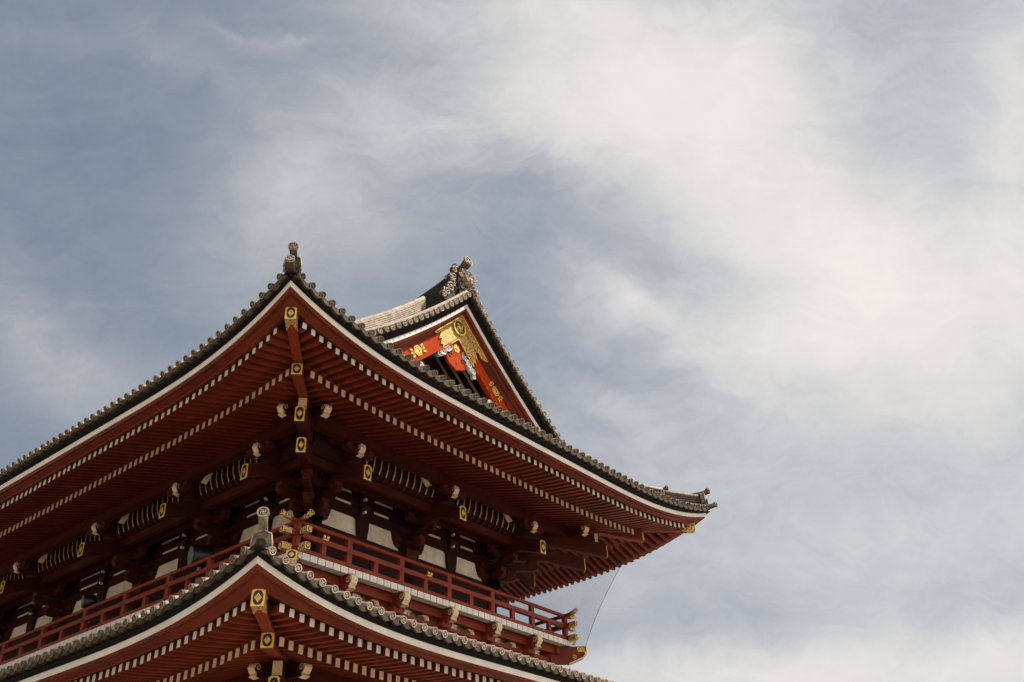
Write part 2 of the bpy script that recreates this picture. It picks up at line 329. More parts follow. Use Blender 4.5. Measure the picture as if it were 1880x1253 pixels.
MANJI = []          # left-facing Buddhist manji as bars (x0,x1,y0,y1), unit half-size 1
w_ = 0.17
MANJI = [(-w_,w_,-1,1),(-1,-w_,-w_,w_),(w_,1,-w_,w_),(-1,-w_,1-2*w_,1),(1-2*w_,1,w_,1),(w_,1,-1,-1+2*w_),(-1,-1+2*w_,-1,-w_)]
def manji(mb, c, nrm, upv, r, dep, m):
    for x0, x1, y0, y1 in MANJI:
        mb.plate(c, nrm, upv, [(x0*r,y0*r),(x1*r,y0*r),(x1*r,y1*r),(x0*r,y1*r)], dep, m)
def cap(mb, c, nrm, r, m, m2, emblem=True):
    u = Vector((0, 0, 1))
    mb.disc(c, nrm, u, r*.86, .05, m2, 14); mb.ring(c, nrm, u, r*.76, r, .016, m, 14)
    mb.disc(c-nrm.normalized()*.02, nrm, u, r, .035, m, 14)
    if emblem: manji(mb, c, nrm, u, r*.46, .012, m)

def rolls(S, F, u0, sp, count, smax_fn, parent, name, detail=True):
    """round cover tiles running down the slope, one per course, with their round end caps"""
    mb = MB(); cb = MB(); wb = MB(); us = [u0+sp*k+random.uniform(-.008, .008) for k in range(count)]
    for u in us:
        sm = smax_fn(u)
        if sm < .25: sm = .25
        n = max(2, int(sm/1.2)+2); path = [surf(S, F, sm*i/n, u, .03) for i in range(n+1)]
        mb.tube(path, .08, TILE, 8, False)
        d = (path[0]-path[1]).normalized(); nrm = (F.V*.94+F.U*random.uniform(-.06, .06)+Vector((0, 0, (-.50 if S is UP else -.18)+random.uniform(-.06, .06))))
        cap(cb, path[0]+d*.03+Vector((0, 0, .0)), nrm, .087, TILEC if S is UP or F is FR_L else TILE, TILED, detail)  # upper and left caps get the darker, shade-toned tile
    # flat eave tiles between the rolls: drooping front edge
    for k in range(count-1):
        a, b = us[k], us[k+1]; top = []; bot = []
        for i in range(7):
            f = i/6; u = a+(b-a)*f; q = surf(S, F, 0, u, 0); q2 = q+F.V*.0
            dr = (.065+.085*math.sin(math.pi*f)) if S is UP else (.06+.075*math.sin(math.pi*f))
            top.append(q2+Vector((0, 0, .03-.03*math.sin(math.pi*f)))); bot.append(q2+Vector((0, 0, -dr)))
        A = top+bot[::-1]; wb.prism(A, [x-F.V*.16 for x in A], TILED)
    return mb, cb, wb

def build_roof(S, parent, part_name, smax_r, smax_main, verge, top_r=None):
    T = S['T']; roof = MB(); sub = []; under = MB()
    nR = round((LX+2*(T.Et-.37))/.3335); nL = round((LY+2*(T.Et-.37))/.3345)
    for F, det in ((FR_R, True), (FR_L, True), (FR_B, False), (FR_F, False)):
        side = F in (FR_R, FR_F); n = nR if side else nL; u0 = -(T.Et-.37); sp = (F.L-2*u0)/n
        def sm(u, side=side, F=F):
            hip = min(u+T.Et, F.L+T.Et-u)
            if side: return min(smax_r, hip)
            return smax_main if (verge is not None and -verge <= u <= F.L+verge) else min(hip, smax_main)
        a, b, c = rolls(S, F, u0, sp, n+1, sm, parent, '', det)
        k = len(roof.v); roof.v += a.v; roof.f += [[i+k for i in f] for f in a.f]; roof.m += a.m; roof.s += a.s
        sub += [('round_tile_ends', b), ('eave_edge_tiles', c)]
        # slab
        smx = smax_r if side else smax_main; ns = 10; rows = []; rows2 = []
        for i in range(ns+1):
            s_ = smx*i/ns; Ep = T.Et-s_; ue = Ep
            if not side and verge is not None: ue = max(Ep, verge)
            row = [surf(S, F, s_, -ue+(F.L+2*ue)*j/48, 0) for j in range(49)]; rows.append(row)
        roof.loft(rows, TILED, smooth=True)
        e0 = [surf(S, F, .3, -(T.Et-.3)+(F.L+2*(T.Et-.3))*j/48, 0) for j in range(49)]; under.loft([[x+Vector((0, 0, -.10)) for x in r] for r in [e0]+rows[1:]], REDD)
    pr = roof.build(part_name, parent, False)
    for n_, q in sub: q.build(n_, pr)
    under.build('roof_boarding', pr, False)
    # black and white eave boards and the red mouldings beneath
    W = S['W']
    bb = MB(); wb = MB(); rb = MB()
    for F in (FR_R, FR_L, FR_B, FR_F):
        n = 64
        Fl = S['Fl']
        prof_b = [(.11,.075),(.10,.035),(.02,-.005),(-.20,-.01),(-.20,.075)]
        prof_w = [(.0,-.008),(-.025,-.145),(-.12,-.15),(-.12,-.008)]
        for mb, pf, m in ((bb, prof_b, BLK), (wb, prof_w, WHT)):
            mb.loft([[W.pt(F, i/n, dv, dz) for dv, dz in pf] for i in range(n+1)], m, closed=True)
        secs = []
        for i in range(n+1):
            t = i/n; a = W.pt(F, t, -.035, -.15); e = Fl.pt(F, t, .06, .10); k = lambda f, dz: a.lerp(e, f)+Vector((0, 0, dz))
            secs.append([a, k(.10,-.035), k(.14,-.05), k(.36,.0), k(.40,-.035), k(.78,-.03), k(.82,-.05), e, Fl.pt(F, t, -.25, .14), W.pt(F, t, -.35, -.02), W.pt(F, t, -.05, -.10)])
        rb.loft(secs, RED, closed=True)
    bb.build('black_eave_board', pr); wb.build('white_fascia_board', pr); rb.build('red_eave_moulding', pr)
    return pr

def hrange(F, lay_v, clear=.30):      # rafter positions along a facade
    return None
def rafters(S, parent):
    """flying and base rafters; each within view an own part, the hidden rest in one mesh"""
    out = []
    for F in (FR_R, FR_L, FR_B, FR_F):
        Fl, Ba = S['Fl'], S['Ba']
        sp = .274; n = int((F.L/2+Fl.Et-.42)/sp); mid = F.L/2
        for k in range(-n, n+1):
            u = mid + k*sp + random.uniform(-.007, .007)
            hip = min(u+0, F.L-u)         # distance inside the wall corner (negative outside)
            vmin = max(0.1, -hip+.12)
            v, z = Fl.at(F, u); v += random.uniform(-.008, .006); z += random.uniform(-.006, .006)
            if v-.25 > vmin:
                vi = max(3.55, vmin); mb = MB(); secs = []; vb, zb = Ba.at(F, u); kfl = (zb+.20-z)/(v-vb)
                g_ = min(1, G(u+Fl.Et, F.L+2*Fl.Et)); m_ = 5
                for i in range(m_+1):
                    f = i/m_; vv = v+(vi-v)*f; dv = v-vv; zz = z+kfl*dv - .02*math.sin(math.pi*f)
                    secs.append([F.p(u-.062,vv,zz-.085),F.p(u+.062,vv,zz-.085),F.p(u+.062,vv,zz+.085),F.p(u-.062,vv,zz+.085)])
                mb.loft(secs, RED, closed=True, caps=False); b = len(mb.v)
                e = [x+F.V*.004 for x in secs[0]]; mb.add(e, [(0,1,2,3)], WHT); mb.add(secs[-1], [(0,1,2,3)], RED)
                out.append(('flying_rafter', mb, F.p(u, v, z), F))
            v, z = Ba.at(F, u); v += random.uniform(-.008, .006); z += random.uniform(-.006, .006)
            if v-.2 > vmin:
                vi = max(.3, vmin); mb = MB(); secs = []; g_ = min(1, G(u+Ba.Et, F.L+2*Ba.Et))
                for i in range(4):
                    f = i/3; vv = v+(vi-v)*f; dv = v-vv; zz = z+S['kb']*dv-g_*.05*dv
                    secs.append([F.p(u-.066,vv,zz-.10),F.p(u+.066,vv,zz-.10),F.p(u+.066,vv,zz+.10),F.p(u-.066,vv,zz+.10)])
                mb.loft(secs, RED, closed=True); e = [x+F.V*.004 for x in secs[0]]; mb.add(e, [(0,1,2,3)], CRM); mb.add(secs[-1], [(0,1,2,3)], RED)
                out.append(('base_rafter', mb, F.p(u, v, z), F))
    return out
def soffit(S, parent):
    mb = MB()
    for F in (FR_R, FR_L, FR_B, FR_F):
        n = 48
        for lay, v_in, dz0, k, h in ((S['Fl'], 3.5, .088, 0, 0), (S['Ba'], .1, .103, S['kb'], 0)):
            A = []; B = []; depth = lay.Et-v_in
            secs = []
            for i in range(n+1):
                g_ = min(1, G(i/n*(F.L+2*lay.Et), F.L+2*lay.Et)); s_ = .05*g_
                if lay is S['Fl']:
                    z1 = lay.pt(F, i/n).z; z2 = S['Ba'].pt(F, i/n).z; s_ = 0; k = (z2+.20-z1)/(S['Fl'].Em-S['Ba'].Em)
                o = lay.pt(F, i/n, -.02, dz0+.02*k); q = lay.pt(F, i/n, -depth, dz0+(k-s_)*depth)
                secs.append([o, q, q+Vector((0,0,.03)), o+Vector((0,0,.03))])
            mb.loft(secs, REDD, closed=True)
        # board standing on the base rafter ends
        lay = S['Ba']; mb.loft([[lay.pt(F, i/n, dv, dz) for dv, dz in ((.03,.104),(.03,.20),(-.12,.22),(-.12,.104))] for i in range(n+1)], RED, closed=True)
    return mb.build('soffit_boards', parent)

# cap plate: gold frame, black oval, gold lozenge flower
def plaque(mb, c, nrm, w, h, oval=True):
    u = Vector((0, 0, 1)); hw, hh = w/2, h/2; ch = w*.16
    mb.plate(c, nrm, u, [(-hw,-hh),(hw,-hh),(hw,hh-ch),(hw-ch*1.3,hh),(-hw+ch*1.3,hh),(-hw,hh-ch)], .012, GLDF)
    a, b = hw*.76, hh*.86; n = 20
    sq = lambda t, e: math.copysign(abs(t)**e, t)
    mb.plate(c, nrm, u, [(a*sq(math.cos(2*math.pi*k/n), .85), b*sq(math.sin(2*math.pi*k/n), .85 if h < w*1.3 else .7)) for k in range(n)], .018, INK)
    d = hw*.56; e = min(hh*.56, hw*.85)
    mb.plate(c, nrm, u, [(0,-e),(d,0),(0,e),(-d,0)], .023, GLDF)
    mb.plate(c, nrm, u, [(0,-e*.68),(d*.68,0),(0,e*.68),(-d*.68,0)], .026, INK if False else FIL)
    for dx, dy in ((0,.36),(0,-.36),(.36,0),(-.36,0),(0,0)):
        x, y = dx*d, dy*e; r = d*.2; mb.plate(c, nrm, u, [(x,y-r),(x+r,y),(x,y+r),(x-r,y)], .031, GLDF)

def spiral(c, a, b, r0, r1, turns, n=26, ph=0.0):
    return [c+(a*math.cos(ph+2*math.pi*turns*i/n)+b*math.sin(ph+2*math.pi*turns*i/n))*(r0+(r1-r0)*i/n) for i in range(n+1)]
def nose(F, u, v0, v1, zc, h, w, parent, name='carved_beam_end', red=None):
    red = red or RED_SHADE
    """beam end pointing along F.V, rolled over like a carved elephant nose, cream face and spiral on the cheeks"""
    k = h/.36; mb = MB(); tip = v1
    prof = [(tip-.30*k,.18*k),(tip-.12*k,.175*k),(tip-.03*k,.10*k),(tip,-.01*k),(tip-.035*k,-.09*k),(tip-.095*k,-.145*k),(tip-.055*k,-.20*k),(tip-.16*k,-.225*k),(tip-.30*k,-.18*k),(v0,-.15*k),(v0,.18*k)]
    mb.prV(F, [(a, zc+b) for a, b in prof], u-w/2, u+w/2, red)
    strip = prof[1:8]; inn = [(a-.035*k, b) for a, b in strip]
    poly = [(a+.006, b) for a, b in strip]+[(a-.03*k, b+(.012 if i < 2 else 0)) for i, (a, b) in reversed(list(enumerate(strip)))]
    outer = [(a+.008, zc+b+.004) for a, b in strip]
    secs = []
    for i, (a, b) in enumerate(strip):
        secs.append([F.p(u-w/2-.006,a+.010,zc+b), F.p(u-w*.17,a+.020,zc+b), F.p(u,a+.010,zc+b), F.p(u+w*.17,a+.020,zc+b), F.p(u+w/2+.006,a+.010,zc+b), F.p(u+w/2+.006,a-.030*k,zc+b-.01), F.p(u-w/2-.006,a-.030*k,zc+b-.01)])
    mb.loft(secs, CRM, closed=True, caps=True)
    for sgn in (-1, 1):
        c = F.p(u+sgn*(w/2+.004), tip-.13*k, zc+.0*k)
        mb.tube(spiral(c, F.V*-1, Vector((0,0,1)), .015*k, .085*k, 1.35, 20, 1.2), .012*k, CRM, 5)
    o = mb.build(name, parent); return o

def arm(mb, F, u, v, z, length, h, w, along='u', m=None):
    """bracket arm with rounded lower ends carrying bearing blocks"""
    m = m or RED_SHADE; hl = length/2; c = min(.22, hl*.5)
    pr = [(-hl, h*.5), (-hl, h), (hl, h), (hl, h*.5), (hl-c*.25, h*.2), (hl-c*.6, h*.05), (hl-c, 0), (-hl+c, 0), (-hl+c*.6, h*.05), (-hl+c*.25, h*.2)]
    if along == 'u': mb.prU(F, [(u+a, z+b) for a, b in pr], v-w/2, v+w/2, m)
    else: mb.prV(F, [(v+a, z+b) for a, b in pr], u-w/2, u+w/2, m)
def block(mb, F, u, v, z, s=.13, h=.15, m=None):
    mb.frust(F, u, v, z, z+h*.45, s*.72, s, m or RED_SHADE); mb.box(F, u-s, u+s, v-s, v+s, z+h*.45, z+h, m or RED_SHADE)

def bracket(F, u, dz, parent, corner=0, sc_=1.0):
    """three stepped bracket cluster on a column head; dz shifts it to the lower eaves"""
    mb = MB(); f = F.at(u); z = dz
    block(mb, f, 0, 0, z-.95, .27, .34)
    steps = [(0, -.61), (.55, -.25), (1.08, .11), (1.60, .47)]
    w = .17
    for i, (v, zz) in enumerate(steps[:3]):       # arms projecting outward
        vo = steps[i+1][0]; arm(mb, f, 0, (vo-.35)/2, z+zz, vo+.35+.34, .22, w, 'v')
        block(mb, f, 0, vo, z+zz+.22, .135, .14)
    for i, (v, zz) in enumerate(steps[:3]):       # arms parallel to the wall
        L = (1.25, 1.2, 1.15)[i]
        arm(mb, f, 0, v, z+zz+(.36 if i else 0), L, .2, w*.94, 'u')
        for s_ in (-L/2+.13, 0, L/2-.13): block(mb, f, s_, v, z+zz+(.56 if i else .2), .12, .14)
    arm(mb, f, 0, 1.62, z+.98, 1.75, .20, .17, 'u'); arm(mb, f, 0, 1.98, z+.70, 1.1, .16, .17, 'u')
    for s_ in (-.42, 0, .42): block(mb, f, s_, 1.98, z+.86, .10, .09)
    # tail rafter sloping down and out
    mb.prV(f, [(2.40,z-.23),(2.40,z+.22),(.2,z+1.05),(.2,z+.60)], -.125, .125, RED_SHADE)
    o = mb.build('bracket_set', parent)
    pm = MB(); plaque(pm, f.p(0, 2.41, z), f.V, .27, .45); pm.build('gilded_end_plate', o)
    nose(f, 0, .5, 2.18, z+.87, .37, .175, o)
    for s_ in (-1, 1):                             # ends of the longitudinal arm, cream undersides with a small curl
        nb = MB(); e = .86; zb = z+1.12
        if (corner == 1 and s_ < 0): continue
        top = [(e-.06,.13),(e+.12,.15),(e+.155,.10),(e+.12,.02),(e+.03,-.08),(e-.07,-.17),(e-.11,-.215),(e-.17,-.19)]
        poly = [(s_*a, zb+b) for a, b in top]+[(s_*(e-.06), zb-.06), (s_*(e-.02), zb+.02)]
        nb.prU(f, poly, 1.545, 1.705, RED_SHADE)
        secs = [[f.p(s_*(a+.006), 1.535, zb+b), f.p(s_*(a+.006), 1.715, zb+b), f.p(s_*(a-.03), 1.715, zb+b+.012), f.p(s_*(a-.03), 1.535, zb+b+.012)] for a, b in top[1:]]
        nb.loft(secs, CRM, closed=True, caps=True)
        c = f.p(s_*(e+.03), 1.715, zb+.06); nb.tube(spiral(c, f.U*-s_, Vector((0,0,1)), .012, .065, 1.3, 16), .011, CRM, 5)
        nb.build('carved_arm_end', o)
    return o
def corner_set(Fd, Fa, Fb, ua, ub, dz, parent, vis=True):
    """diagonal members of a corner bracket: two tail rafters and stacked arms"""
    mb = MB(); f = Fd; z = dz; S2 = math.sqrt(2)
    for i, (v, zz) in enumerate([(0, -.61), (.55, -.25), (1.08, .11)]):
        vo = [(.55), (1.08), (1.60)][i]*S2
        arm(mb, f, 0, (vo-.4)/2, z+zz, vo+.4+.4, .22, .2, 'v'); block(mb, f, 0, vo, z+zz+.22, .16, .14)
    d4 = 2.38*S2; d3 = 2.97*S2
    mb.prV(f, [(d4,z-.23),(d4,z+.24),(.2,z+1.05),(.2,z+.58)], -.118, .118, RED_SHADE)
    mb.prV(f, [(d3,z+.26),(d3,z+.73),(.2,z+1.55),(.2,z+1.08)], -.118, .118, RED_SHADE)
    o = mb.build('corner_bracket_set', parent)
    for d, zc in ((d4, .005), (d3, .495)):
        pm = MB(); plaque(pm, f.p(0, d+.01, z+zc), f.V, .25, .44); pm.build('gilded_end_plate', o)
    bm_ = MB(); bm_.prV(f, [(d3-.42,z+.82),(d3-.30,z+1.12),(.3,z+1.5),(.3,z+1.15)], -.10, .10, RED_SHADE)
    bm_.box(f, -.105, .105, d3-.40, d3-.28, z+.80, z+1.13, CRM); bm_.build('hip_support_block', o)
    return o
def hip(S, Fd, parent, d1, z1, d2, z2):
    """two tier hip rafter on the diagonal with gilded sleeve"""
    S2 = math.sqrt(2); mb = MB(); a, b = d2*S2, d1*S2
    zi = z2+.9
    mb.prV(Fd, [(a,z2-.18),(a,z2+.18),(1.0,zi+.2),(1.0,zi-.2)], -.128, .128, RAIL)
    base = mb.build('hip_rafter', parent)
    pm = MB(); plaque(pm, Fd.p(0, a+.008, z2), Fd.V, .265, .32); 
    pm.box(Fd, -.133, .133, a-.03, a+.002, z2-.16, z2+.16, GLDF); pm.build('gilded_end_plate', base)
    fb = MB(); secs = []; n = 8
    for i in range(n+1):
        f = i/n; v = b+(2.0-b)*f; zc = z1+(z2+.55-z1)*(f**1.15)*.95 - .05*math.sin(math.pi*f)
        if v > a-.2: zc = max(zc, z2+.18+.17 - (v-a)*.0) if f > .45 else zc
        secs.append([Fd.p(-.122,v,zc-.165),Fd.p(.122,v,zc-.165),Fd.p(.122,v,zc+.165),Fd.p(-.122,v,zc+.165)])
    fb.loft(secs, RAIL, closed=True, caps=True); fo = fb.build('flying_hip_rafter', parent)
    sl = MB(); L = .52; s0 = secs[0]; dirn = (secs[1][0]-secs[0][0]).normalized()
    A = [s0[0]-Fd.U*.008+Vector((0,0,-.008)), s0[1]+Fd.U*.008+Vector((0,0,-.008)), s0[2]+Fd.U*.008+Vector((0,0,.008)), s0[3]-Fd.U*.008+Vector((0,0,.008))]
    A = [x+Fd.V*.012 for x in A]
    # notched sleeve: front plate plus pointed side and bottom leaves
    sl.prism(A, [x+dirn*.26 for x in A], FIL)
    for (i, j) in ((0,1),(1,2),(3,0)):
        p, q = A[i]+dirn*.26, A[j]+dirn*.26; mid = (p+q)/2; nn = (mid-(sum(A, Vector())/4+dirn*.26)).normalized()*.004
        for t0, t1 in ((0,.42),(.58,1)):
            x0 = p.lerp(q, t0); x1 = p.lerp(q, t1); tipp = (x0 if t0 == 0 else x1)+dirn*.24
            sl.prism([x0+nn, x1+nn, tipp+nn], [x0-nn*3, x1-nn*3, tipp-nn*3], FIL)
    plaque(sl, Fd.p(0, b+.016, z1), Fd.V, .262, .345); sl.build('gilded_sleeve', fo)

# ------------------------------------------------------------------ assemble roofs
roof_up = build_roof(UP, gate, 'tiled_roof', 4.6, 9.86, 2.62)
roof_lo = build_roof(LO, gate, 'skirt_roof', 4.7, 4.7, None)
soffit(UP, gate); soffit(LO, gate)
allr = rafters(UP, gate)+rafters(LO, gate)
def seen(p, F):
    q = p+Vector((0, 0, Z0))-CAMP; w = q.dot(fw)
    x = 940+1794.5*q.dot(R2)/w; y = 626.5-1794.5*q.dot(U2)/w
    ok = -20 < x < 1900 and y < 1290
    return (w if ok else w+1000)+(60 if F in (FR_B, FR_F) else 0)
for nm in ('flying_rafter', 'base_rafter'):
    L_ = sorted([r for r in allr if r[0] == nm], key=lambda r: seen(r[2], r[3]))
    for r in L_[:100]: r[1].build(nm, gate)
    rest = MB()
    for r in L_[100:]:
        k = len(rest.v); rest.v += r[1].v; rest.f += [[i+k for i in f] for f in r[1].f]; rest.m += r[1].m; rest.s += r[1].s
    o = rest.build(nm, gate); o['kind'] = 'stuff'
for S, dz in ((UP, 0), (LO, -6.93)):
    if S is UP: A = (5.30, 1.415, 3.94, 1.028)
    else: A = (5.44, -5.58, 4.14, -5.89)
    for Fd in (DG_N, DG_F, DG_N2, DG_F2): hip(S, Fd, gate, A[0], A[1], A[2], A[3])
BAYS_L = [0, 3.92, 8.45, 13.62, 18.15, 22.07]; BAYS_R = [0, 4.0, 8.0]
for dz in (0, -6.93):
    for u in BAYS_R: bracket(FR_R, u, dz, gate, 1 if u == 0 else 0)
    for u in BAYS_L: bracket(FR_L, u, dz, gate, 1 if u == 0 else 0)
    for u in (BAYS_L if dz == 0 else BAYS_L[:2]): bracket(FR_B, u, dz, gate)
    corner_set(DG_N, FR_R, FR_L, 0, 0, dz, gate); corner_set(DG_F, FR_R, FR_B, 8, 0, dz, gate)
# purlins, tie beams, cove
for dz in (0, -6.93):
    for F in (FR_R, FR_L, FR_B, FR_F):
        mb = MB(); L = F.L
        mb.box(F, -1.85, L+1.85, 1.86, 2.10, dz+.95, dz+1.36, RED_SHADE)
        mb.box(F, -1.75, L+1.75, 2.10, 2.14, dz+.95, dz+1.0, RED_SHADE)
        pu = mb.build('eave_purlin', gate)
        nose_f = Fr((0, 0), (1, 0), (0, 1))
        # nosings where purlins cross at the corners
        if F is not FR_F:
            for uu_, sgn in ((0, -1), (L, 1)):
                nf = Fr((0, 0), (1, 0), (0, 1)); nf.o = F.p(uu_, 1.98, 0); nf.U = F.V; nf.V = F.U*sgn; nf.L = 0
                nose(nf, 0, 1.6, 2.92, dz+1.12, .38, .20, pu)
        tb = MB()
        tb.box(F, -1.1, L+1.1, 1.02, 1.20, dz+.34, dz+.60, RED_SHADE)
        tb.box(F, -.6, L+.6, .47, .63, dz+.44, dz+.66, RED_SHADE)
        tb.box(F, -.5, L+.5, .05, 1.02, dz+.67, dz+.71, REDD)
        tb.box(F, -1.9, L+1.9, 1.3, 1.87, dz+1.25, dz+1.30, REDD)
        tb.build('tie_beams', gate)
        if F is FR_F: continue
        if dz < 0 and F is FR_B: continue
        bays = BAYS_R if F is FR_R else BAYS_L
        cb = MB()
        path = [(1.16,.60),(1.29,.64),(1.40,.74),(1.47,.92),(1.50,1.20)]
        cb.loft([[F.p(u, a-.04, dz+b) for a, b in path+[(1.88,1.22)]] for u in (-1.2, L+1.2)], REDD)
        cb.build('cove_ceiling', gate, False)
        if dz < 0: continue
        for a, b in zip(bays[:-1], bays[1:]):
            n = max(6, round((b-a-1.2)/.275)); 
            for k in range(n+1):
                u = a+.78+(b-a-1.15)*k/n; rb = MB(); secs = []
                for i, (v, z) in enumerate(path):
                    nv, nz = ((.25,-.97),(.35,-.93),(.6,-.8),(.9,-.45),(1,0))[i]
                    w2 = .02; secs.append([F.p(u-w2,v-.03,dz+z),F.p(u-w2,v+nv*.04,dz+z+nz*.04),F.p(u+w2,v+nv*.04,dz+z+nz*.04),F.p(u+w2,v-.03,dz+z)])
                rb.loft(secs[:3], RED_SHADE, closed=True); rb.loft(secs[2:], RED_SHADE, closed=True, mats=[RED_SHADE, RIBC, RED_SHADE, RED_SHADE]); rb.build('cove_rib', gate)

# ------------------------------------------------------------------ upper storey walls and columns
for F in (FR_R, FR_L, FR_B, FR_F):
    bays = BAYS_R if F.L < 10 else BAYS_L; L = F.L
    wm = MB(); wm.box(F, 0, L, -.16, .0, -3.6, 1.9, PLS); wall = wm.build('plaster_wall', gate)
    fm = MB()
    fm.box(F, 0, L, -.08, .10, -1.45, -.74, REDD); fm.box(F, 0, L, -.08, .10, -3.4, -1.45, REDD)
    fm.box(F, 0, L, -.08, .03, -.14, .215, REDD); fm.box(F, 0, L, -.08, .03, .305, .595, REDD); fm.box(F, 0, L, -.08, .03, .685, 1.9, REDD)
    fm.build('wall_tie_beams', wall)
    for a, b in zip(bays[:-1], bays[1:]):
        m = (a+b)/2; sm = MB()
        sm.prU(F, [(m-.17,-.74),(m+.17,-.74),(m+.22,-.45),(m+.24,-.2),(m+.36,-.10),(m-.36,-.10),(m-.24,-.2),(m-.22,-.45)], -.075, .12, REDD)
        sm.box(F, m-.16, m+.16, -.07, .14, -.10, 1.5, REDD); sm.frust(F, m, .05, .1, .25, .14, .2, REDD); sm.frust(F, m, .05, .48, .63, .14, .2, REDD); sm.box(F, m-.46, m+.46, .031, .07, .2, .33, REDD); sm.box(F, m-.46, m+.46, .031, .07, .57, .71, REDD)
        st = sm.build('intermediate_strut', wall)
        for z in (.04, .46):
            dm = MB(); dm.disc(F.p(m-.06, .262, z), F.V, Vector((0,0,1)), .045, .1, PLS, 12); dm.build('white_stud', st)
        # haunches beside the columns that shape the plaster field
        for uc, sg in ((a, 1), (b, -1)):
            hm = MB(); hm.box(F, min(uc, uc+sg*.86), max(uc, uc+sg*.86), .031, .09, .19, .33, REDD); hm.box(F, min(uc, uc+sg*.72), max(uc, uc+sg*.72), .031, .09, .57, .71, REDD); pts = [(uc, -.74), (uc+sg*.36, -.74), (uc+sg*.42, -.55), (uc+sg*.66, -.42), (uc+sg*.74, -.14), (uc, -.14)]
            hm.prU(F, pts, -.07, .08, REDD); hm.build('bracket_haunch', wall)
    for i, u in enumerate(bays):
        cm = MB(); cm.tube([F.p(u, 0, -3.6), F.p(u, 0, -.95)], .25, REDD, 16); cm.build('column', gate)

